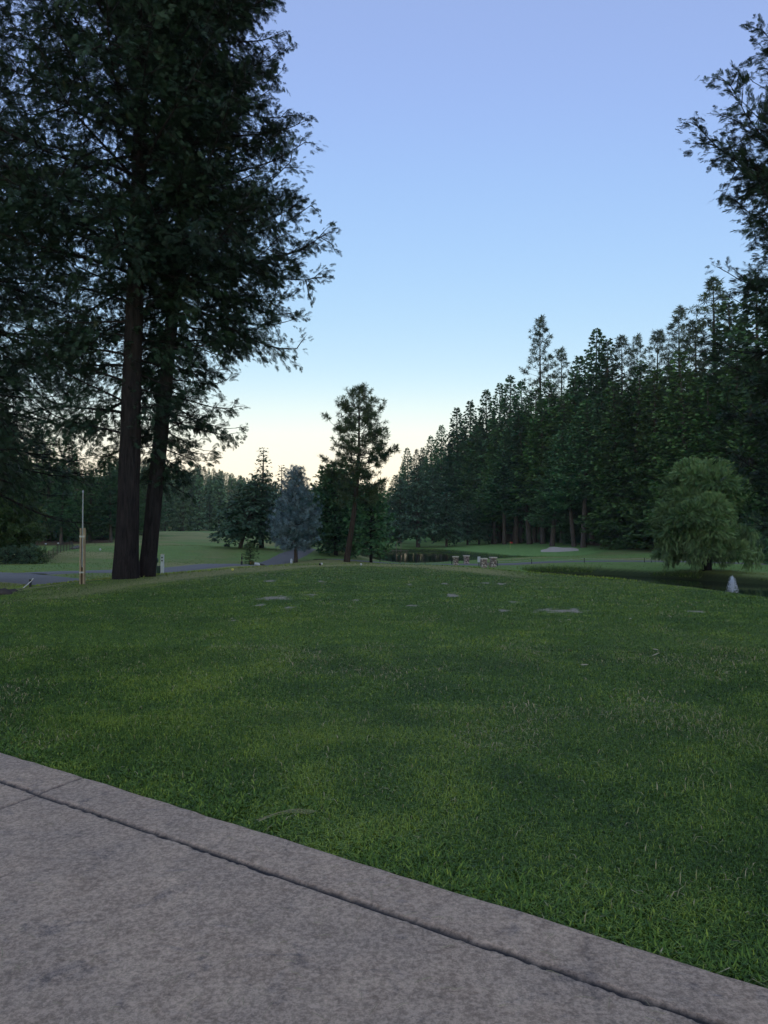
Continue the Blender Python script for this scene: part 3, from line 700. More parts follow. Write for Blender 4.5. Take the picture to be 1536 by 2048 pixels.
# ------------------------------------------------------------------ forest variants
def cone(H, zb, Rm, top=.35, belly=.25):
    def p(h, az):
        t = (h - zb) / (H - zb)
        return max(.15, Rm * (min(1, (t + .12) / belly) ** .5) * (1 - t) ** .62 + top * (1 - t)) * (1 + .12 * math.sin(az * 3 + h * .7))
    return p
FV = []
for k, (zb, Rm, bp, leaf) in enumerate([(6.0, 4.3, 1.0, 'fir'), (4.5, 4.8, 1.0, 'green_cedar'), (8.0, 4.0, 1.0, 'fir'), (1.2, 5.0, 1.05, 'green_cedar'), (10.5, 4.9, 1.0, 'green_cedar'), (12.0, 4.6, 1.0, 'fir')]):
    tr, fo = grow(200 + k, 34, zb, cone(34, zb, Rm), 330, .42, lean=(.6 * (-1) ** k, 0), pitch=(-14, 38), droop=.12, up=.16, sub=3.2, sublen=.34, per_m=7.5, fl=.5, T=T_SPRIG,
                  s0=.3, twigs=False, limb=.010, hang=.45, upj=.7, lobes=.42, tipfill=True)
    FV.append((tr, fo, 'bark_trunks', leaf))
PV = []
for k in range(2):
    tr, fo = grow(230 + k, 38, 14 + 3 * k, lambda h, az: float(np.interp(h, [14, 20, 28, 34, 38], [2.6, 3.3, 2.9, 1.8, .4])), 105, .36, pitch=(-8, 38), droop=.02, up=.12, sub=1.5, sublen=.22, per_m=3.0,
                  fl=.62, T=T_TUFT, s0=.45, twigs=False, limb=.012, hang=-.1, upj=1, lobes=.5)
    PV.append((tr, fo, 'bark_red', 'pine'))
protos = {}
def forest(kind, i, x, y, top_z, label, group, width=1.0, dz=0, name=None, rz=None):
    """kind F / P, place so that its tip reaches top_z"""
    V, Hn = (FV, 34.0) if kind == 'F' else (PV, 38.0)
    tr, fo, bk, lf = V[i]
    g = gz(x, y) - .1; H = max(6.0, top_z - g); key = (kind, i)
    nm = name or ('conifer' if kind == 'F' else 'ponderosa_pine')
    rr = RNG.uniform(0, 6.28) if rz is None else rz
    sx = H / Hn * width
    if key not in protos:
        e = tree(nm, (x, y, g), tr, fo, M[bk], M[lf], label, group=group); protos[key] = e
    else:
        e = copy_tree(protos[key]); e.name = nm; tag(e, label, 'tree')
        if group: e['group'] = group
        elif 'group' in e: del e['group']
    e.location = (x, y, g); e.rotation_euler = (0, 0, rr); e.scale = (sx * (1.38 if kind == 'F' else 1.15),) * 2 + (H / Hn,)
    return e
def ztop(v, d): return CAMZ + (1060 - v) / F * d

G_R = 'conifers packed in the tree line right of the golf green'
# silhouette trees  (kind, variant, u, top v, d, width, label)
SIL = [('P', 0, 1082, 636, 165, 1.0, 'tallest slender pine rising well above the tree line behind the green'),
       ('P', 1, 1125, 698, 158, 1.0, 'shorter open pine just right of the tallest pine in the tree line'),
       ('F', 2, 1165, 712, 150, .9, None), ('F', 0, 1188, 655, 146, .85, 'pointed dark conifer, highest one between the tallest pine and the bright willow'),
       ('F', 2, 1215, 676, 142, .9, None), ('P', 1, 1246, 674, 140, 1.1, 'open topped pine in the tree line above the sand bunker'), ('P', 0, 1277, 672, 150, .9, None),
       ('P', 1, 1318, 662, 128, 1.15, 'ragged pine top showing sky gaps, midway between bunker and willow'), ('P', 0, 1362, 618, 124, 1.2, 'tall pointed pine left of the near right hand cedar'),
       ('P', 1, 1395, 640, 118, 1.2, None), ('P', 0, 1432, 556, 112, 1.35, 'highest pine of the right tree line, half behind the near cedar tips'), ('F', 0, 1475, 600, 106, 1.1, None), ('F', 2, 1520, 560, 98, 1.1, None),
       ('F', 2, 975, 778, 178, .85, None), ('F', 0, 998, 764, 172, .8, None), ('F', 2, 1019, 752, 168, .85, None), ('F', 0, 1046, 762, 164, .9, None), ('F', 1, 1066, 775, 160, 1, None),
       ('F', 0, 938, 802, 196, .95, 'rounded dark conifer peak standing apart left of the dense tree line'), ('F', 2, 919, 815, 202, .9, None), ('F', 0, 905, 862, 212, .95, None), ('F', 2, 882, 850, 228, .85, 'narrow conifer spire left of the rounded peak'),
       ('F', 0, 866, 872, 240, .9, None), ('F', 2, 849, 895, 255, .9, None), ('P', 0, 833, 900, 275, 1.0, None), ('F', 0, 818, 896, 300, .95, 'leftmost tall conifer where the right hand tree line begins'), ('F', 2, 806, 925, 320, .9, None),
       ('F', 1, 1105, 760, 150, 1.0, None), ('F', 0, 1145, 745, 148, 1.0, None), ('F', 1, 955, 850, 185, 1.0, None)]
for kd, vi, u, v, d, w, lab in SIL:
    x = (u - CX) / F * d
    forest(kd, vi, x, d, ztop(v, d), lab or 'tall dark conifer forming part of the jagged skyline of the tree line', None if lab else 'conifers on the skyline of the right hand tree line', w)
# front rank, trunks bare near the ground
FR = [(985, 168, 900), (1003, 163, 860), (1015, 160, 880), (1030, 158, 835), (1043, 155, 870), (1058, 150, 820), (1075, 147, 850), (1092, 143, 800), (1108, 140, 845), (1125, 138, 790), (1138, 134, 830), (1163, 130, 800), (1180, 128, 850), (1205, 126, 790), (1222, 124, 840),
      (1150, 132, 860), (1245, 122, 760), (1262, 119, 720), (1290, 116, 800), (1315, 112, 740), (1345, 108, 790), (1380, 104, 700), (1420, 100, 760), (1460, 94, 690), (1500, 88, 740), (1540, 84, 650), (1600, 82, 700)]
FR += [(u_, float(np.interp(u_, [980, 1130], [170, 141])), v_) for u_, v_ in [(990, 930), (996, 920), (1009, 915), (1024, 930), (1036, 900), (1050, 910), (1064, 905), (1083, 890), (1099, 900), (1117, 880), (1130, 870), (1170, 860), (1192, 870), (1213, 860)]]
for k, (u, d, v) in enumerate(FR):
    u += RNG.uniform(-7, 7); d += RNG.uniform(-7, 9); x = (u - CX) / F * d; vi = [4, 1, 5, 4, 5, 2, 5, 4, 0][k % 9] if k < 27 else 4 + k % 2
    if 1235 < u < 1300 or u > 1300: vi = [3, 3, 1][k % 3]
    u0_ = u
    lab = {1262: 'broad yellowish green cedar reaching the ground right of the bare trunks', 1163: 'pale bare trunk leaning beside the sand bunker under a broad dark crown'}.get(FR[k][0])
    oo = forest('F', vi, x, d, ztop(v, d), lab or ('dark cedar of the front rank behind the green, bare trunk at its foot' if u < 1235 else 'dense green cedar with low branches behind the willow'),
           None if lab else ('front rank cedars with bare trunks behind the green' if u < 1235 else 'low branched cedars behind the willow'), 1.15 if u < 1235 else 1.1)
    oo.rotation_euler[0] = R(RNG.normal(0, 2.2)); oo.rotation_euler[1] = R(RNG.normal(0, 2.6))
# back ranks
for k in range(46):
    t = k / 45.0; u = 830 + 900 * t; d = np.interp(u, [830, 900, 980, 1100, 1250, 1400, 1540, 1730], [320, 235, 195, 172, 155, 142, 120, 104]) + RNG.uniform(0, 34)
    top = np.interp(u, [830, 900, 980, 1100, 1250, 1400, 1540, 1730], [930, 880, 830, 800, 760, 740, 700, 680]) + RNG.uniform(-15, 40)
    forest('F', [3, 0, 3, 1][k % 4], (u - CX) / F * d, d, ztop(top, d), 'dark conifer deep inside the right hand wood', 'conifers deep inside the right hand wood', 1.2)
# free standing dark trees between pond and tree line: deodars
def deodar(seed, H, Rm, zb, lean=(0, 0), sparse=False):
    return grow(seed, H, zb, lambda h, az: (Rm * (1 - (h - zb) / (H - zb)) ** (.7 if not sparse else .85) + .25) * (1 + .25 * math.sin(h * 5.0)), 150 if not sparse else 90, .02 * H + .05, lean=lean, pitch=(-2, 25), droop=.16, up=.02,
                sub=4.2, sublen=.38, per_m=9, fl=.34, T=T_SPRIG, s0=.12, twigs=False, hang=.3, upj=.35, lobes=.35, limb=.014)
dtr, dfo = deodar(301, 10.5, 3.6, 2.0)
d0 = None
for u, d, top, lab in [(836, 150, 930, 'deodar with a slanting trunk beside the pond end'), (893, 152, 985, 'broad deodar with grey trunk at the left rim of the green'), (935, 160, 1000, 'low deodar behind the left part of the green, second from the grey trunk'),
                       (958, 163, 1000, 'small deodar with a thin trunk just right of the low one behind the green'), (800, 170, 960, 'dark deodar behind the wooden pond platform'), (866, 190, 935, 'dark deodar in front of the receding tree line, left of the grey trunk')]:
    p = on(u, d); H = ztop(top, d) - p[2]
    if d0 is None: d0 = tree('deodar_cedar', tuple(p), dtr, dfo, M['bark_grey'], M['deodar'], lab); e = d0
    else: e = copy_tree(d0)
    e.location = tuple(p); e.scale = (H / 10.5 * .95, H / 10.5 * .95, H / 10.5); e.rotation_euler.z = RNG.uniform(0, 6); e['label'] = lab; e['group'] = 'deodars standing free around the green'
# middle group: leaning cedar, tall deodar, blue spruce, pine, dark bushy trees
p = on(480, 80); dtr, dfo = deodar(311, 8.2, 4.7, 1.9, lean=(2.4, 0))
tree('deodar_cedar', tuple(p), dtr, dfo, M['bark_grey'], M['deodar'], 'wide flat topped deodar on a leaning trunk left of the blue spruce')
p = on(523, 86); dtr, dfo = deodar(312, 12.0, 2.6, 2.4, lean=(.2, 0), sparse=True)
tree('deodar_cedar', tuple(p), dtr, dfo, M['bark_red'], M['deodar'], 'slim deodar with sparse pointed top behind the leaning one')
p = on(563, 108); dtr, dfo = deodar(313, 11.5, 2.4, 2.0, sparse=True)
tree('deodar_cedar', tuple(p), dtr, dfo, M['bark_red'], M['deodar'], 'sparse pointed deodar tip showing just left of the blue spruce top')
p = on(592, 66)
tr, fo = grow(320, ztop(946, 66) - p[2], 1.4, lambda h, az: (2.75 * min(1, (h / 2.6)) * (1 - (h - 1.4) / 8.0) ** .8 + .15), 250, .17, pitch=(-8, 40), droop=.06, up=.16, sub=4.5, sublen=.30, per_m=11, fl=.24, T=T_TUFT, s0=.15, twigs=False, hang=-.05, upj=1, lobes=.32)
tree('blue_spruce', tuple(p), tr, fo, M['bark_grey'], M['spruce'], 'silvery blue spruce on a thin dark trunk beside the cart path')
p = on(693, 64); Hp = ztop(779, 64) - p[2]
tr, fo = grow(330, Hp, 5.2, lambda h, az: float(np.interp(h, [5, 8, 10.5, 12, 14, Hp], [1.8, 3.4, 3.2, 2.6, 1.5, .3])), 118, .27, lean=(1.1, 0), pitch=(-12, 42), droop=0, up=.14, sub=3.2, sublen=.28, per_m=6.5, fl=.40, T=T_TUFT, s0=.4, vj=.15, twigs=True, hang=-.15, upj=1, lobes=.55, limb=.016, bend=.4)
tree('ponderosa_pine', tuple(p), tr, fo, M['bark_red'], M['pine'], 'tall open pine with clumped needles in the middle of the view beside the pond')
def bushy(seed, H, Rm, zb, fl=.30, T=T_SPRIG, nb=130, leafd=10, r0=.12, pitch=(-10, 60), hang=.2, lean=(0, 0)):
    return grow(seed, H, zb, lambda h, az: Rm * math.sqrt(max(.02, 1 - ((h - (H + zb) * .46) / ((H - zb) * .58)) ** 2)) + .1, nb, r0, pitch=pitch, lean=lean, droop=.1, up=.08, sub=4.0, sublen=.34, per_m=leafd, fl=fl, T=T, s0=.15, twigs=False, hang=hang, upj=.9, lobes=.4)
p = on(672, 76); tr, fo = bushy(340, ztop(950, 76) - p[2], 3.3, .9, r0=.2, nb=230)
tree('bushy_cedar', tuple(p), tr, fo, M['bark'], M['fir'], 'dense dark round topped tree directly behind the open pine')
p = on(742, 66); tr, fo = bushy(341, ztop(985, 66) - p[2], 2.2, .9, r0=.13, nb=130)
tree('bushy_cedar', tuple(p), tr, fo, M['bark'], M['fir'], 'lower dark bushy tree on the pond bank, right of the open pine')
p = on(704, 82); tr, fo = bushy(342, ztop(985, 82) - p[2], 3.2, .8, r0=.15, nb=170)
tree('bushy_cedar', tuple(p), tr, fo, M['bark'], M['green_cedar'], 'dark bushy tree behind the foot of the open pine')
for u, d, top, w in [(640, 150, 990, 1.1), (668, 170, 975, 1.1), (700, 230, 962, 1.2), (730, 250, 955, 1.2), (760, 260, 962, 1.2), (780, 235, 975, 1.1), (650, 230, 985, 1.3), (790, 300, 950, 1.2), (745, 180, 1000, 1.2), (775, 175, 1005, 1.3), (690, 190, 1000, 1.2)]:
    forest('F', 3 if d < 240 else 0, (u - CX) / F * d, d, ztop(top, d), 'distant dark conifer across the pond behind the open pine', 'distant conifers across the pond', w * 1.3)

# ---- willow
def willow():
    p = on(1412, 62); H = ztop(916, 62) - p[2]; r = np.random.default_rng(77); tr = MB(); fo = MB()
    tr.tube([(0, 0, -.3), (.1, 0, 1.2), (.35, .1, 2.6)], [.42, .34, .28], 12)
    lobes = []
    for i in range(15):
        az = i * 2.4 + r.uniform(-.3, .3); el = R(r.uniform(22, 85)); L = r.uniform(.8, 1.0)
        L *= 4.4 if el < R(55) else H - 3.6
        e = np.array([math.cos(az) * math.cos(el) * L, math.sin(az) * math.cos(el) * L * .9, 2.6 + math.sin(el) * L * (1.0 if el > R(55) else .95)])
        s = np.linspace(0, 1, 7)[:, None]; C = np.array([.35, .1, 2.5]) * (1 - s) + e * s + np.array([0, 0, .7]) * np.sin(s * math.pi)
        tr.tube(C, .15 * (1 - s[:, 0] * .8), 6); lobes.append((e, r.uniform(.8, 1.5)))
        for _ in range(2):
            q = C[r.integers(3, 6)] + r.normal(0, .9, 3) * [1, 1, .5]; lobes.append((q, r.uniform(.7, 1.3)))
    for i in range(12):
        az = r.uniform(0, 6.28); rr = r.uniform(2.4, 3.7); lobes.append((np.array([math.cos(az) * rr - .3, math.sin(az) * rr * .9, r.uniform(1.4, 3.4)]), r.uniform(.9, 1.4)))
    for (c, rad) in lobes:
        n = int(1000 * rad)
        v = r.normal(0, 1, (n, 3)); v /= np.linalg.norm(v, axis=1, keepdims=True); v[:, 2] = np.abs(v[:, 2]) * .9 - .25
        pos = c + v * rad * (r.random((n, 1)) ** .35)
        dx = v * .8 + np.array([0, 0, -.45]) + r.normal(0, .4, (n, 3)); topk = v[:, 2] > .25; dx[topk, 2] += 1.1
        place(fo, T_STRAND, pos, dx, np.array([0, 0, 1.0]) + r.normal(0, .8, (n, 3)), r.uniform(.34, .72, n), np.clip(r.normal(.45, .2, n) + r.normal(0, .22), 0, .95))
    # hanging curtains towards the ground
    for k in range(80):
        az = r.uniform(0, 6.28); rr = r.uniform(2.4, 4.3); b = np.array([math.cos(az) * rr, math.sin(az) * rr * .9, r.uniform(2.2, 4.8)])
        L = r.uniform(1.2, min(3.9, b[2] - .2) + .01 if b[2] > 1.6 else 1.3); n = int(L * 40)
        t = np.sort(r.random(n)); pos = b + np.stack([r.normal(0, .16, n), r.normal(0, .16, n), -t * L], 1)
        dx = np.stack([r.normal(0, .35, n), r.normal(0, .35, n), np.full(n, -1.0)], 1)
        place(fo, T_STRAND, pos, dx, r.normal(0, 1, (n, 3)) + [.01, 0, 0], r.uniform(.25, .5, n), np.clip(r.normal(.45, .2, n), 0, .95))
    tree('willow', tuple(p), tr, fo, M['bark'], M['willow'], 'bright green willow with drooping twigs on the bank left of the fountain')
willow()

# ---- left background wood and small trees
for k, (u, d, top, vi) in enumerate([(-60, 96, 760, 1), (-10, 108, 700, 3), (30, 116, 800, 0), (62, 104, 880, 2), (95, 125, 780, 3), (122, 101, 850, 2), (150, 120, 820, 3), (180, 112, 860, 1), (205, 128, 800, 3), (222, 110, 900, 2), (238, 135, 850, 3), (262, 150, 880, 1),
                                     (290, 165, 900, 3), (-110, 92, 720, 1), (10, 135, 740, 3), (140, 140, 780, 3), (308, 200, 925, 0), (70, 150, 760, 3)]):
    forest('F', vi, (u - CX) / F * d, d, ztop(min(top + 95, 925), d), 'dark conifer of the left wood behind the garden fence', 'conifers of the left wood behind the fence', 1.15)
p = on(20, 62); tr, fo = bushy(350, 5.2, 2.9, .9, fl=.42, T=T_BUSH, nb=130, leafd=9, r0=.16, hang=0)
tree('broadleaf_tree', tuple(p), tr, fo, M['bark'], M['broad'], 'low dark round tree overhanging the flower bed at the left edge')
p = on(60, 70); tr, fo = bushy(351, 3.8, 1.7, 1.5, fl=.34, T=T_BUSH, nb=70, leafd=8, r0=.06, hang=0)
tree('broadleaf_tree', tuple(p), tr, fo, M['bark_grey'], M['pale_broad'], 'small yellowish green tree with a thin pale trunk by the garden fence')

# ---- forested hillside far away (one mesh per tree, too small for parts)
def hill_tree(seed, H, w):
    tr, fo = grow(seed, H, H * .12, cone(H, H * .12, w, .3, .2), 95, .3, pitch=(-15, 25), droop=.1, up=.1, sub=1.6, sublen=.35, per_m=2.0, fl=1.25, T=T_SPRIG, s0=.3, twigs=False, hang=.5, upj=.8, lobes=.4)
    mb = MB(); mb.v = tr.v + fo.v; mb.t = tr.t + fo.t; mb.n = tr.n
    mb.f3 = tr.f3; mb.m3 = [np.ones_like(a) for a in tr.m3]
    mb.f4 = tr.f4 + [f + tr.n for f in fo.f4]; mb.m4 = [np.ones_like(a) for a in tr.m4] + fo.m4
    mb.n += fo.n
    return mb.build('hillside_conifer', [M['hill'], M['bark_grey']], tint=True)
HT = [hill_tree(400, 27, 3.6), hill_tree(401, 27, 2.9), hill_tree(402, 27, 4.2)]
used = [False] * 3
r = np.random.default_rng(19); cnt = 0; cells = []
while cnt < 285:
    u = r.uniform(225, 720); d = r.uniform(212, 540); x = (u - CX) / F * d
    dmin = np.interp(u, [225, 330, 470, 560, 720], [205, 225, 262, 300, 330])
    if d < dmin: continue
    if any((x - a) ** 2 + (d - b) ** 2 < 30 for a, b in cells): continue
    cells.append((x, d)); k = int(r.integers(0, 3)); z = gz(x, d) - .3
    tv = np.interp(u, [225, 330, 400, 470, 560, 640, 720], [925, 938, 950, 962, 975, 978, 970])
    Hh = min(r.uniform(19, 31), ztop(tv, d) - z + r.uniform(-3, 1.5)); Hh = max(Hh, 12)
    o = HT[k] if not used[k] else HT[k].copy()
    if used[k]: COL.objects.link(o)
    used[k] = True
    s = Hh / 27; o.location = (x, d, z); o.scale = (s * 1.1, s * 1.1, s); o.rotation_euler.z = r.uniform(0, 6.28)
    tag(o, 'conifer of the hazy forest covering the far hillside', 'tree', 'conifers covering the far hillside'); cnt += 1
# wide surroundings so other viewpoints stay closed

# ------------------------------------------------------------------ things
M['stone'] = None
def stone_mat():
    m, nt, b = newmat('rubble_stone')
    v = nt.nodes.new('ShaderNodeTexVoronoi'); v.inputs['Scale'].default_value = 6.5; nt.links.new(objc(nt), v.inputs['Vector'])
    e = nt.nodes.new('ShaderNodeTexVoronoi'); e.feature = 'DISTANCE_TO_EDGE'; e.inputs['Scale'].default_value = 6.5; nt.links.new(objc(nt), e.inputs['Vector'])
    sep = nt.nodes.new('ShaderNodeSeparateColor'); nt.links.new(v.outputs['Color'], sep.inputs[0])
    c = ramp(nt, sep.outputs[0], [(0, (.18, .13, .11)), (.4, (.36, .29, .24)), (.7, (.60, .52, .45)), (1, (.85, .80, .72))])
    c = mix(nt, ramp(nt, e.outputs['Distance'], [(.02, (1, 1, 1)), (.07, (0, 0, 0))]), c, (.05, .045, .04))
    nt.links.new(c, b.inputs['Base Color']); b.inputs['Roughness'].default_value = .9
    bump(nt, b, ramp(nt, e.outputs['Distance'], [(0, (0, 0, 0)), (.12, (1, 1, 1))]), 1, .04); return m
M['stone'] = stone_mat()
M['cap'] = plain('cap_stone', (.58, .52, .44), .85)
M['wood'] = plain('weathered_wood', (.20, .15, .11), .8, .35, 20)
M['post_wood'] = plain('post_wood', (.30, .235, .14), .75, .3, 6)
M['dark_wood'] = plain('dark_wood', (.10, .065, .04), .8, .3, 6)
M['white'] = plain('white_paint', (.68, .68, .66), .5, .08)
M['pole'] = plain('grey_white_pole', (.30, .31, .31), .5, .1)
M['black'] = plain('black_paint', (.012, .012, .014), .5, .2)
M['dgreen'] = plain('dark_green_paint', (.012, .045, .028), .45, .2)
M['rock'] = plain('grey_rock', (.13, .12, .11), .9, .45, 5, b_=.6)
M['dark_rock'] = plain('dark_rock', (.05, .042, .036), .95, .5, 6, b_=.6)
M['rope'] = plain('rope_fibre', (.50, .48, .42), .9)
M['sign'] = plain('sign_face', (.55, .58, .60), .5, .1)
M['leafdry'] = plain('dry_leaf', (.30, .27, .17), .7, .3, 40)
M['orange'] = plain('orange_petals', (.75, .24, .05), .6)
M['yellow'] = plain('yellow_paint', (.75, .70, .15), .5)
M['flag_red'] = plain('red_flag_cloth', (.45, .05, .04), .8)
M['metal'] = plain('grey_metal', (.35, .35, .36), .4, .1, metal=.7)

def rough_block(mb, c, d, seed, n=10, amp=.035, rz=0):
    """box with a bumpy stone surface"""
    r = np.random.default_rng(seed); n1 = n
    for ax in range(3):
        for sg in (-1, 1):
            a = np.linspace(-1, 1, n1); A, B = np.meshgrid(a, a, indexing='ij'); V = np.zeros((n1, n1, 3)); o = [k for k in range(3) if k != ax]
            V[..., ax] = sg; V[..., o[0]] = A; V[..., o[1]] = B
            W = V * np.array(d) / 2
            Nn = V / (np.linalg.norm(V, axis=-1, keepdims=True))
            h = vnoise(W[..., 0] * 9 + W[..., 2] * 7 + 20, W[..., 1] * 9 + W[..., 2] * 5 + 20, seed)
            W = W + Nn * (h[..., None] - .5) * amp * 2
            ca, sa = math.cos(rz), math.sin(rz); X = W[..., 0] * ca - W[..., 1] * sa; Y = W[..., 0] * sa + W[..., 1] * ca
            W = np.stack([X, Y, W[..., 2]], -1) + np.array(c)
            i = np.arange(n1 - 1)[:, None] * n1; j = np.arange(n1 - 1)[None]
            f = np.stack([i + j, i + n1 + j, i + n1 + j + 1, i + j + 1], -1).reshape(-1, 4)
            if (sg > 0) == (ax == 1): f = f[:, ::-1]
            mb.add(W, f)
def boulder(name, loc, d, seed, mat, label, cat='rock', group=None):
    mb = MB(); nu, nv = 18, 12
    th = np.linspace(0, 2 * math.pi, nu, endpoint=False)[None]; ph = np.linspace(.02, math.pi - .02, nv)[:, None]
    X, Y, Z = np.cos(th) * np.sin(ph), np.sin(th) * np.sin(ph), np.cos(ph) + 0 * th
    k = 1 + .45 * (vnoise(X * 1.7 + Z + 9, Y * 1.7 + Z * .6 + 9, seed) - .5) + .2 * (vnoise(X * 5 + Z * 3 + 9, Y * 5 + 9, seed + 1) - .5)
    V = np.stack([X, Y, Z], -1) * k[..., None] * np.array(d) / 2
    i = np.arange(nv - 1)[:, None] * nu; j = np.arange(nu)[None]; j2 = (j + 1) % nu
    mb.add(V, np.stack([i + j, i + nu + j, i + nu + j2, i + j2], -1).reshape(-1, 4))
    o = mb.build(name, mat, smooth=True); o.location = loc; return tag(o, label, cat, group)

# stone pillars by the path
for i, (u, d, h, lab) in enumerate([(911, 72, .80, 'rough stone pillar with flat cap, leftmost of the four'), (932.5, 75, .80, 'rough stone pillar second from the left, further back across the path'),
                                    (967, 66, .76, 'rough stone pillar right beside the pale sign'), (986, 67.5, .84, 'rough stone pillar with flat cap, rightmost of the four')]):
    p = on(u, d); e = empty('stone_pillar', tuple(p), .06 * i); tag(e, lab, 'pillar', 'stone pillars at the cart path crossing')
    mb = MB(); rough_block(mb, (0, 0, h / 2 - .1), (.50, .50, h + .2), 60 + i); mb.build('pillar_body', M['stone'], e, smooth=True)
    mb = MB(); rough_block(mb, (0, 0, h + .055), (.62, .62, .10), 70 + i, 8, .012); mb.build('cap', M['cap'], e, smooth=True)
# rail between the right two pillars
p = on(976.5, 67); e = empty('wooden_rail', tuple(p), .6); tag(e, 'low wooden rail joining the two right hand stone pillars', 'rail')
for z in (.22, .42): mb = MB(); mb.box((0, 0, z), (.40, .05, .07)); mb.build('rail_board', M['wood'], e)
for x in (-.15, .15): mb = MB(); mb.box((x, .055, .2), (.05, .05, .52)); mb.build('post', M['wood'], e)
# pale sign
p = on(957.5, 67.2); e = empty('sign', tuple(p)); tag(e, 'small pale rectangular sign on a dark post beside the stone pillars', 'sign')
mb = MB(); mb.box((0, 0, .45), (.06, .06, .95)); mb.build('post', M['black'], e)
mb = MB(); mb.box((0, -.045, .72), (.26, .03, .52)); mb.build('sign_panel', M['sign'], e)
boulder('rock', tuple(on(979, 61, .03)), (.35, .25, .14), 5, M['cap'], 'small flat white rock on the dry rim below the stone pillars')
# low concrete edge at the stream head
p = on(1074, 65.2); mb = MB(); rough_block(mb, (0, 0, .0), (2.0, .5, .36), 81, 10, .02); o = mb.build('concrete_sill', M['cap']); o.location = tuple(p); tag(o, 'low pale concrete sill at the head of the narrow water', 'sill')
# rope fence along the right path
def rope_fence(name, us, hs, label, rope=True, sag=.12, mat='black'):
    p0 = on(*us[0]); e = empty(name, tuple(p0)); tag(e, label, 'rope fence'); tops = []
    for (u, d), h in zip(us, hs):
        q = on(u, d) - p0; mb = MB(); mb.tube([q + [0, 0, -.15], q + [0, 0, h]], .035, 8); mb.build('post', M[mat], e); tops.append(q + [0, 0, h - .06])
    if rope:
        for a, b in zip(tops[:-1], tops[1:]):
            s = np.linspace(0, 1, 14)[:, None]; C = a * (1 - s) + b * s - np.array([0, 0, 1]) * sag * 4 * s * (1 - s)
            mb = MB(); mb.tube(C, .009, 5); mb.build('rope', M['rope'], e)
    return e
rope_fence('rope_fence', [(995, 70), (1063, 73.6), (1168, 73.8), (1288, 73), (1302, 72.8), (1357, 71.5)], [.55, .5, .5, .5, .5, .5], 'low rope fence with thin dark posts along the path right of the pillars')
rope_fence('rope_fence', [(903, 73.5), (850, 77.8), (800, 77.6), (760, 76)], [.5, .45, .45, .45], 'low rope line along the pond edge left of the pillars')
# rope post near lawn at the left
pz = on(62, 22.5); top = at_d(62, 1160, 22.5); e = empty('rope_barrier', tuple(pz)); tag(e, 'short black post with a white rope tied on, beside the left end of the lawn', 'rope barrier')
h = top[2] - pz[2]; mb = MB(); mb.tube([(0, 0, -.1), (0, 0, h)], .036, 10); mb.tube([(0, 0, h), (0, 0, h + .02)], .042, 10); mb.build('post', M['black'], e)
q = at_d(30, 1186, 22.0) - pz; s = np.linspace(0, 1, 12)[:, None]; C = np.array([.03, 0, h - .03]) * (1 - s) + q * s - np.array([0, 0, 1]) * .03 * np.sin(s * math.pi)
C = np.vstack([[.10, -.02, h + .05], C]); mb = MB(); mb.tube(C, .013, 6); mb.build('rope', M['white'], e)
for i, (u, w) in enumerate([(6, .5), (24, .38), (42, .3)]):
    p = at_d(u, 1189, 18.2 + i * .9); boulder('boulder', tuple(p), (w, .4, .30), 20 + i, M['dark_rock'], ['dark boulder at the lower left corner of the lawn, outermost of three', 'dark boulder at the left lawn edge, middle of three', 'smallest dark boulder at the left lawn edge, nearest the rope post'][i], group='dark boulders at the left lawn edge')
# flag pole held between two boards
pz = at_z(164.5, 1169, 0.0); pz[2] = gz(pz[0], pz[1]); e = empty('flagpole', tuple(pz)); tag(e, 'white pole held between two pale wooden boards left of the twin trunks', 'flagpole')
hb = ztop(1056, pz[1]) - pz[2]
for sx in (-.050, .050): mb = MB(); mb.box((sx, 0, hb / 2 - .1), (.040, .10, hb + .2)); mb.build('board', M['post_wood'], e)
mb = MB(); mb.box((0, .03, hb / 2 - .1), (.057, .04, hb + .1)); mb.build('backing_board', M['dark_wood'], e)
ht = ztop(985, pz[1]) - pz[2]; mb = MB(); mb.tube([(0, -.012, .5), (0, -.012, hb), (0, -.012, ht)], [.022, .020, .014], 10); mb.build('pole', M['pole'], e, smooth=True)
for z in (.35, hb - .25): mb = MB(); mb.box((0, -.052, z), (.15, .012, .05)); mb.build('strap', M['metal'], e)
mb = MB(); mb.tube([(0, -.012, ht), (0, -.012, ht + .07)], [.03, .012], 10); mb.build('finial', M['metal'], e)

# ball washer, bin and tee sign
p = on(314, 49); e = empty('ball_washer', tuple(p)); tag(e, 'dark green ball washer on a post right of the twin trunks', 'ball washer')
mb = MB(); mb.tube([(0, 0, -.1), (0, 0, .95)], .03, 10); mb.build('post', M['dgreen'], e)
mb = MB(); mb.tube([(0, 0, .72), (0, 0, .78), (0, 0, 1.0), (0, 0, 1.06)], [.05, .11, .11, .05], 14); mb.build('washer_body', M['dgreen'], e, smooth=True)
mb = MB(); mb.tube([(0, 0, 1.06), (0, 0, 1.18)], .012, 6); mb.tube([(-.06, 0, 1.18), (.06, 0, 1.18)], .018, 6); mb.build('handle', M['black'], e)
p = on(318, 48.5); e = empty('litter_bin', tuple(p)); tag(e, 'small dark bin standing beside the ball washer', 'bin')
mb = MB(); mb.tube([(0, 0, 0.02), (0, 0, .50)], [.14, .17], 16); mb.build('bin_body', M['dgreen'], e)
mb = MB(); mb.tube([(0, 0, .50), (0, 0, .54)], [.19, .18], 16); mb.build('rim', M['black'], e)
p = on(325.5, 48); e = empty('tee_sign', tuple(p)); tag(e, 'pale grey square tee post with small plaques next to the bin', 'tee sign')
mb = MB(); rough_block(mb, (0, 0, .62), (.19, .17, 1.36), 91, 9, .008); mb.build('post', M['sign'], e)
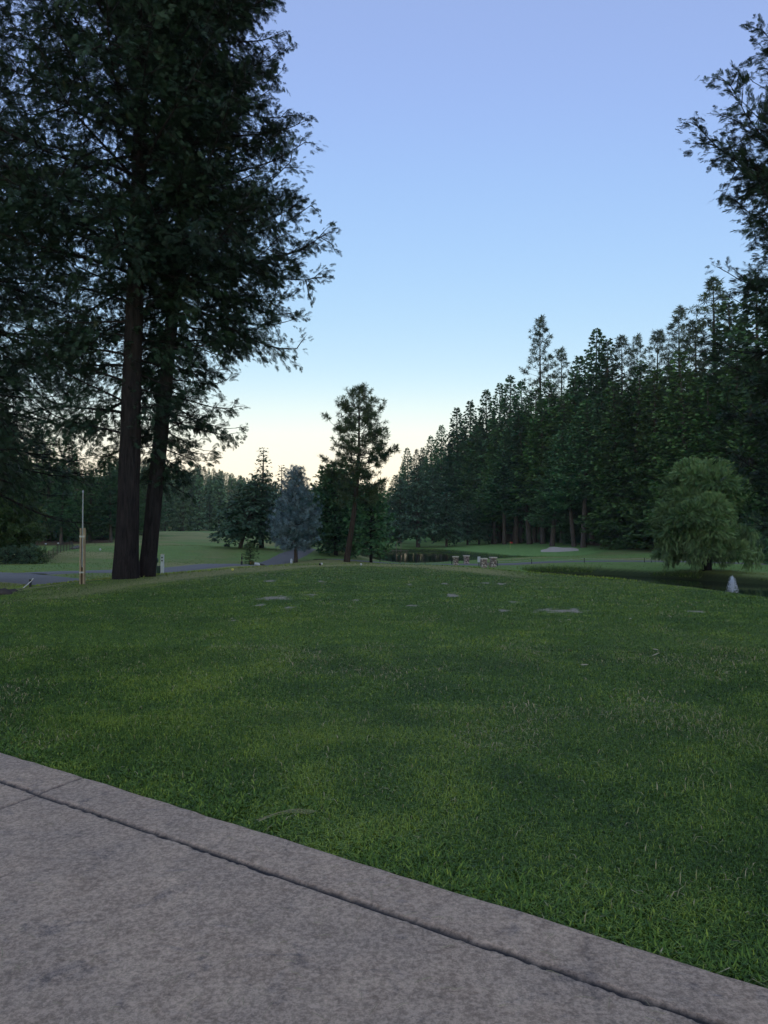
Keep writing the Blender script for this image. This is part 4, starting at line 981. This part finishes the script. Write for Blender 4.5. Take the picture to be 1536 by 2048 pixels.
for z in (1.12, .92): mb = MB(); mb.box((0, -.10, z), (.10, .012, .10)); mb.build('plaque', M['dgreen'], e)
mb = MB(); mb.box((0, 0, 1.335), (.22, .20, .035)); mb.build('cap', M['cap'], e)
p = on(484, 58.5); e = empty('ball_washer', tuple(p)); tag(e, 'thin dark post with a black box at its foot left of the little shrub', 'ball washer')
mb = MB(); mb.tube([(0, 0, -.1), (0, 0, .92)], .028, 8); mb.build('post', M['dark_wood'], e)
mb = MB(); mb.box((0, -.02, .16), (.15, .15, .34)); mb.build('box', M['black'], e)
mb = MB(); mb.tube([(0, 0, .5), (0, 0, .68)], .06, 10); mb.build('washer_body', M['black'], e)
p = on(500, 61.5); tr, fo = bushy(360, 1.65, .62, .25, fl=.17, T=T_BUSH, nb=60, leafd=14, r0=.03, hang=0)
tree('shrub', tuple(p), tr, fo, M['bark'], M['broad'], 'small upright green shrub behind the orange flowers', 'shrub')
def flowers(loc, w, d, n, petal, label, seed, h=.25):
    r = np.random.default_rng(seed); e = empty('flower_clump', loc); tag(e, label, 'flowers'); lf = MB(); pt = MB()
    pos = np.stack([r.uniform(-w, w, n), r.uniform(-d, d, n), r.uniform(0, h, n)], 1)
    place(lf, T_BUSH, pos, r.normal(0, 1, (n, 3)), r.normal(0, 1, (n, 3)), r.uniform(.1, .22, n), r.uniform(.1, .8, n))
    lf.build('leaves', M['broad'], e, tint=True)
    k = n // 3; pos = np.stack([r.uniform(-w, w, k), r.uniform(-d, d, k), r.uniform(h * .7, h * 1.2, k)], 1)
    place(pt, T_BUSH, pos, r.normal(0, 1, (k, 3)), r.normal(0, 1, (k, 3)), r.uniform(.06, .12, k), r.uniform(0, 1, k)); pt.build('petals', petal, e)
flowers(tuple(on(503.5, 60)), .22, .18, 60, M['orange'], 'clump of orange flowers at the foot of the small shrub', 1)
boulder('rock', tuple(on(512, 60.3, .12)), (.75, .5, .28), 31, M['white'], 'flat pale rock right of the orange flowers')
boulder('rock', tuple(on(517, 60.6, .02)), (1.0, .5, .26), 33, M['dark_rock'], 'dark low rock beside the flat pale rock')
# marker by the spruce, tee markers, small box
p = on(583, 63.5); mb = MB(); mb.tube([(0, 0, -.1), (0, 0, .34), (0, 0, .42)], [.11, .10, .05], 12); o = mb.build('distance_marker', M['sign'], smooth=False); o.location = tuple(p); tag(o, 'short pale grey marker post left of the blue spruce trunk', 'marker')
def tee(u, v, mat, label, rd=.055):
    q = at_z(u, v, .0); q[2] = gz(q[0], q[1]); e = empty('tee_marker', tuple(q)); tag(e, label, 'tee marker')
    mb = MB(); ph = np.linspace(0.1, math.pi - .1, 7); P = np.stack([0 * ph, 0 * ph, rd - np.cos(ph) * rd + .02], 1); mb.tube(P, np.sin(ph) * rd, 12); mb.build('ball', mat, e, smooth=True)
    mb = MB(); mb.tube([(0, 0, -.05), (0, 0, .04)], .008, 6); mb.build('spike', M['metal'], e)
    return e
tee(640, 1131.5, M['black'], 'black tee marker at the far rim of the lawn'); tee(643.2, 1130.8, M['white'], 'white tee marker touching the black one at the lawn rim')
tee(722, 1132, M['white'], 'lone white tee marker near the middle of the lawn rim', .05); tee(465, 1142.5, M['yellow'], 'yellow tee marker on the left slope of the lawn rim', .05)
q = on(201, 74); e = empty('tee_marker', tuple(q)); tag(e, 'white ball shaped tee marker on the mown strip behind the flagpole', 'tee marker')
mb = MB(); ph = np.linspace(.1, math.pi - .1, 7); mb.tube(np.stack([0 * ph, 0 * ph, .12 - np.cos(ph) * .11], 1), np.sin(ph) * .11, 12); mb.build('ball', M['white'], e, smooth=True)
# garden fence left
fe = [(86, 60), (98, 62), (107, 64), (115, 66), (122, 68.5), (128, 71), (134, 73.5), (140, 76), (146, 79)]
p0 = on(*fe[0]); e = empty('garden_fence', tuple(p0)); tag(e, 'dark wire garden fence running back behind the flagpole', 'fence'); tp = []
for u, d in fe:
    q = on(u, d) - p0; mb = MB(); mb.tube([q + [0, 0, -.1], q + [0, 0, .95]], .028, 6); mb.build('post', M['dark_wood'], e); tp.append(q)
mb = MB()
for z in np.linspace(.08, .9, 9):
    for a, b in zip(tp[:-1], tp[1:]): mb.tube([a + [0, 0, z], b + [0, 0, z]], .006, 3, cap=False)
for a, b in zip(tp[:-1], tp[1:]):
    for t in np.linspace(.05, .95, 14): c = a * (1 - t) + b * t; mb.tube([c + [0, 0, .08], c + [0, 0, .9]], .005, 3, cap=False)
mb.build('wire_mesh', M['black'], e)
for i, (u, d) in enumerate([(69, 66), (92, 67), (117, 69)]):
    p = on(u, d); e = empty('garden_light', tuple(p)); tag(e, ['little white headed stake light under the pale small tree', 'little white headed stake light behind the first fence posts', 'little white headed stake light behind the middle of the fence'][i], 'garden light', 'stake lights in the garden')
    mb = MB(); mb.tube([(0, 0, -.05), (0, 0, .8)], .015, 6); mb.build('stake', M['black'], e)
    mb = MB(); mb.tube([(0, 0, .8), (0, 0, .85), (0, 0, .93)], [.05, .10, .06], 10); mb.build('head', M['white'], e)
for i, (u, d, w) in enumerate([(12, 58, 1.4), (35, 59, 1.3), (60, 58.5, 1.6), (80, 59, 1.1)]):
    tr, fo = bushy(370 + i, .9, w * .8, .05, fl=.2, T=T_BUSH, nb=50, leafd=10, r0=.02, hang=0)
    tree('shrub', tuple(on(u, d)), tr, fo, M['bark'], M['broad' if i % 2 else 'deodar'], ['low dark shrub at the left end of the flower bed', 'low shrub under the round tree in the flower bed', 'grey green mounded shrub in the middle of the flower bed', 'low shrub at the fence end of the flower bed'][i], 'shrub', 'low shrubs in the flower bed')
for i, (u, d) in enumerate([(147, 80), (152, 81), (156, 82)]): boulder('rock', tuple(on(u, d, .1)), (.6, .5, .4), 40 + i, M['rock'], ['grey rock touching the end of the garden fence', 'middle grey rock of three past the garden fence', 'last grey rock of three past the garden fence'][i], group='grey rocks past the garden fence')
# wooden platform on the pond
p = at_z(797, 1104, WZ); e = empty('pond_platform', tuple(p)); tag(e, 'small wooden platform with an upright frame in the pond', 'platform')
mb = MB()
for k in range(12): mb.box((-1.75 + k * .32, 0, .22), (.30, 1.1, .06))
mb.build('deck', M['wood'], e)
for x in (-.42, .48): mb = MB(); mb.tube([(x, 0, -.6), (x, 0, 1.75)], .05, 8); mb.build('post', M['wood'], e)
for x in (-1.6, 1.6): mb = MB(); mb.tube([(x, .3, -.6), (x, .3, .19)], .06, 8); mb.build('post', M['wood'], e)
mb = MB(); mb.tube([(-.5, 0, 1.72), (-.15, 0, 1.92), (.2, 0, 1.92), (.55, 0, 1.72)], .045, 8); mb.build('cross_bar', M['wood'], e)
# flagsticks
for u, d, top, fl, lab in [(1020, 135, 1083, 'flag_red', 'thin pale flagstick with a small red flag on the golf green'), (870, 205, 1071, 'white', 'distant flagstick with a white flag between the free standing deodars')]:
    p = on(u, d); h = ztop(top, d) - p[2]; e = empty('golf_flag', tuple(p)); tag(e, lab, 'golf flag')
    mb = MB(); mb.tube([(0, 0, -.1), (0, 0, h)], .022, 8); mb.build('flagstick', M['yellow'] if u > 1000 else M['white'], e)
    mb = MB(); s = np.linspace(0, 1, 7); w = .42
    for sgn in (0, 1):
        V = np.concatenate([np.stack([.02 + s * w, .04 * np.sin(s * 5) + sgn * .006, h - .02 - .06 * s], 1), np.stack([.02 + s * w, .04 * np.sin(s * 5 + .6) + sgn * .006, h - .34 - .02 * s], 1)])
        q = np.arange(6); mb.add(V, np.stack([q, q + 1, q + 8, q + 7], 1))
    mb.build('flag', M[fl], e)
# fountain
def fountain():
    p = at_z(1465, 1190, WZ); e = empty('fountain', tuple(p)); tag(e, 'small white fountain jet spraying up from the dark water', 'fountain')
    m, nt, b = newmat('spray_water'); b.inputs['Base Color'].default_value = (.93, .96, .99, 1); b.inputs['Roughness'].default_value = .5
    tl = nt.nodes.new('ShaderNodeBsdfTranslucent'); tl.inputs[0].default_value = (.9, .95, 1, 1); ms = nt.nodes.new('ShaderNodeMixShader'); ms.inputs[0].default_value = .5
    nt.links.new(b.outputs[0], ms.inputs[1]); nt.links.new(tl.outputs[0], ms.inputs[2]); nt.links.new(ms.outputs[0], nt.nodes['Material Output'].inputs['Surface'])
    mb = MB(); mb.tube([(0, 0, -.15), (0, 0, .06)], [.22, .16], 14); mb.tube([(0, 0, .06), (0, 0, .12)], .05, 10); mb.build('nozzle', M['black'], e)
    r = np.random.default_rng(6); mb = MB(); n = 3000
    top = 1.12 * r.uniform(.35, 1.0, n) ** .8; az = r.uniform(0, 6.28, n); rm = .46 * r.random(n) ** .7 * (1.3 - .75 * top / 1.12)
    t = r.random(n)                     # along each parabola
    z = .06 + top * 4 * t * (1 - t) ; rr = rm * t * 1.15
    rr *= np.where(t < .5, .7, 1.0)
    pos = np.stack([np.cos(az) * rr, np.sin(az) * rr, z], 1)
    vz = top * 4 * (1 - 2 * t); dx = np.stack([np.cos(az) * rm, np.sin(az) * rm, vz], 1)
    drop = tmpl([(0, 0, 0, 1, 0, 0, 1, .18), (0, 0, 0, 1, 0, .03, .9, .16)])
    place(mb, drop, pos, dx, r.normal(0, 1, (n, 3)), r.uniform(.035, .10, n), np.zeros(n))
    for k in range(44):
        a = r.uniform(0, 6.28); tp_ = 1.22 * r.uniform(.55, 1); rq = r.uniform(.02, .40); t = np.linspace(0, .62, 12)
        mb.tube(np.stack([np.cos(a) * rq * t, np.sin(a) * rq * t, .06 + tp_ * 4 * t * (1 - t)], 1), np.linspace(.011, .004, 12), 4, cap=False)
    mb.build('water_spray', m, e)
fountain()
# understory shrubs in the right wood
tr, fo = bushy(380, 3.0, 2.2, .2, fl=.5, T=T_BUSH, nb=60, leafd=6, r0=.05, hang=0)
s0 = None
for k, (u, d) in enumerate([(1090, 150), (1112, 148), (1140, 138), (1250, 113), (1275, 112), (1305, 110), (1160, 140), (1215, 132), (1060, 158), (1185, 136), (1480, 80), (1515, 77), (1340, 104), (1545, 72)]):
    p = on(u, d)
    if s0 is None: s0 = tree('shrub', tuple(p), tr, fo, M['bark'], M['fir'], '', 'shrub'); o = s0
    else: o = copy_tree(s0)
    o.location = tuple(p); o.rotation_euler.z = k * 1.3; sc = .7 + .5 * ((k * 37) % 10) / 10; o.scale = (sc, sc, sc)
    o['label'] = 'dark undergrowth shrub among the trunks of the right wood'; o['group'] = 'undergrowth shrubs in the right wood'
# needles and twigs
def litter():
    r = np.random.default_rng(15); mb = MB()
    for k in range(150):
        u = r.uniform(0, 1400); v = r.uniform(1560, 2048); q = at_z(u, v, ZP); a, b = to_ab(q[0], q[1])
        if b > -.03: continue
        az = r.uniform(0, 3.14); L = r.uniform(.02, .07); w = r.uniform(.0007, .0012); c = np.array([q[0], q[1], ZP + .004]); d = np.array([math.cos(az), math.sin(az), 0]) * L / 2
        mb.tube([c - d, c + [0, 0, .003] + d * .1, c + d + r.normal(0, .004, 3) * [1, 1, 0]], w, 4)
    tag(mb.build('pine_needle_litter', M['leafdry']), 'scattered dry needles lying on the concrete patio', 'needle litter', kind='stuff')
litter()
p = at_z(575, 1640, .05); mb = MB(); r = np.random.default_rng(2)
for k in range(5):
    a = np.array([-.22, -.02, .0]) + r.normal(0, .01, 3) * [1, 1, 0]; b = np.array([.17 + .05 * k * .3, .03 + .012 * k, .035]); s = np.linspace(0, 1, 9)[:, None]
    mb.tube(a * (1 - s) + b * s + np.array([0, 0, 1]) * .035 * np.sin(s * math.pi) + np.array([0, 1, 0]) * .012 * k * np.sin(s * 3), .0012, 4)
o = mb.build('dry_grass_stems', M['leafdry']); o.location = tuple(p); o.scale = (.68, .68, .68); tag(o, 'bunch of dry straw stems lying over the patio edge', 'dry stems')
lv = None
for k, (u, v) in enumerate([(1155, 1246), (1143, 1245), (1142, 1308), (1304, 1318), (1318, 1306), (1262, 1240), (1253, 1250), (1344, 1240), (1026, 1254), (1160, 1336), (466, 1242), (1184, 1222)]):
    q = at_z(u, v, 0); z = gz(q[0], q[1]) + .045
    if lv is None:
        mb = MB(); s = np.linspace(0, 1, 7); w = np.sin(s * math.pi) * .02 + .001
        V = np.concatenate([np.stack([s * .1, w, .02 * s], 1), np.stack([s * .1, 0 * s, .02 * s - .006 * np.sin(s * 3.14)], 1), np.stack([s * .1, -w, .02 * s], 1)])
        i = np.arange(6); mb.add(V, np.concatenate([np.stack([i, i + 7, i + 8, i + 1], 1), np.stack([i + 7, i + 14, i + 15, i + 8], 1)])); lv = mb.build('fallen_leaf', M['leafdry']); o = lv
    else: o = lv.copy(); COL.objects.link(o)
    o.location = (q[0], q[1], z); o.rotation_euler = (.2 * math.sin(k * 3), .3 * math.cos(k * 5), k * 2.1)
    tag(o, 'pale dry leaf fallen on the mown lawn', 'leaf', 'fallen leaves on the lawn')

# ------------------------------------------------------------------ air
HAZE = 0.00013
if HAZE:
    m = bpy.data.materials.new('air'); m.use_nodes = True; nt = m.node_tree; nt.nodes.clear()
    out = nt.nodes.new('ShaderNodeOutputMaterial'); v = nt.nodes.new('ShaderNodeVolumePrincipled')
    v.inputs['Color'].default_value = (.80, .90, 1.0, 1); v.inputs['Density'].default_value = HAZE; v.inputs['Anisotropy'].default_value = .0
    nt.links.new(v.outputs[0], out.inputs['Volume'])
    mb = MB(); mb.box((0, 290, 32), (900, 700, 86)); o = mb.build('haze', m); tag(o, 'thin evening haze over the far trees', 'haze', kind='stuff')

# ------------------------------------------------------------------ sky, light, camera
w = bpy.data.worlds.new('World'); S.world = w; w.use_nodes = True; nt = w.node_tree
bg = nt.nodes['Background']; sky = nt.nodes.new('ShaderNodeTexSky'); sky.sky_type = 'NISHITA'; sky.sun_disc = False
SUN_EL, SUN_AZ = R(6), R(180)          # low sun behind the viewer, the place itself lies in shade
sky.sun_elevation = SUN_EL; sky.sun_rotation = SUN_AZ; sky.altitude = 900; sky.air_density = 1.0; sky.dust_density = 1.0; sky.ozone_density = 3.0
sc_ = nt.nodes.new('ShaderNodeVectorMath'); sc_.operation = 'SCALE'; sc_.inputs['Scale'].default_value = .22
nt.links.new(sky.outputs[0], sc_.inputs[0])
cv = nt.nodes.new('ShaderNodeRGBCurve'); nt.links.new(sc_.outputs[0], cv.inputs['Color'])
for ch, pts in enumerate([[(0, .13), (.05, .235), (.089, .268), (.133, .318), (.223, .472), (.342, .80), (.462, 1.0), (1, 1.0)],
                          [(0, .17), (.12, .325), (.216, .405), (.314, .520), (.503, .712), (.701, .93), (.823, .985), (1, 1.0)],
                          [(0, .22), (.25, .50), (.440, .775), (.610, .885), (.863, .925), (1, .95)]]):
    c = cv.mapping.curves[ch]
    c.points[0].location = pts[0]; c.points[1].location = pts[-1]
    for p in pts[1:-1]: c.points.new(*p)
cv.mapping.update()
tc = nt.nodes.new('ShaderNodeTexCoord'); sx = nt.nodes.new('ShaderNodeSeparateXYZ'); nt.links.new(tc.outputs['Generated'], sx.inputs[0])
hz = nt.nodes.new('ShaderNodeMapRange'); hz.interpolation_type = 'SMOOTHSTEP'; hz.inputs['From Min'].default_value = .22; hz.inputs['From Max'].default_value = .04
nt.links.new(sx.outputs[2], hz.inputs['Value'])
tw = mix(nt, hz.outputs[0], (1.06, 1.005, .95), (1.14, 1.045, .83)); glow = mix(nt, 1.0, cv.outputs[0], tw, 'MULTIPLY')
nt.links.new(glow, bg.inputs['Color']); bg.inputs['Strength'].default_value = .15
L = bpy.data.lights.new('sun', 'SUN'); L.energy = .022; L.angle = R(40); L.color = (1, .85, .7)
lo = bpy.data.objects.new('sun', L); COL.objects.link(lo)
dv = Vector((math.sin(SUN_AZ) * math.cos(SUN_EL), math.cos(SUN_AZ) * math.cos(SUN_EL), math.sin(SUN_EL)))
lo.rotation_euler = dv.to_track_quat('Z', 'Y').to_euler()
cam = bpy.data.cameras.new('camera'); co = bpy.data.objects.new('camera', cam); COL.objects.link(co)
cam.sensor_fit = 'VERTICAL'; cam.sensor_height = 24; cam.lens = 24 * F / 2048; cam.clip_end = 6000; cam.clip_start = .05
co.location = (0, 0, CAMZ); co.rotation_euler = (math.pi / 2 + TH, 0, 0); S.camera = co
S.view_settings.view_transform = 'Standard'; S.view_settings.look = 'None'; S.view_settings.exposure = 2.96; S.view_settings.gamma = 1
S.cycles.max_bounces = 5; S.cycles.diffuse_bounces = 3; S.cycles.volume_bounces = 1; S.cycles.transparent_max_bounces = 4
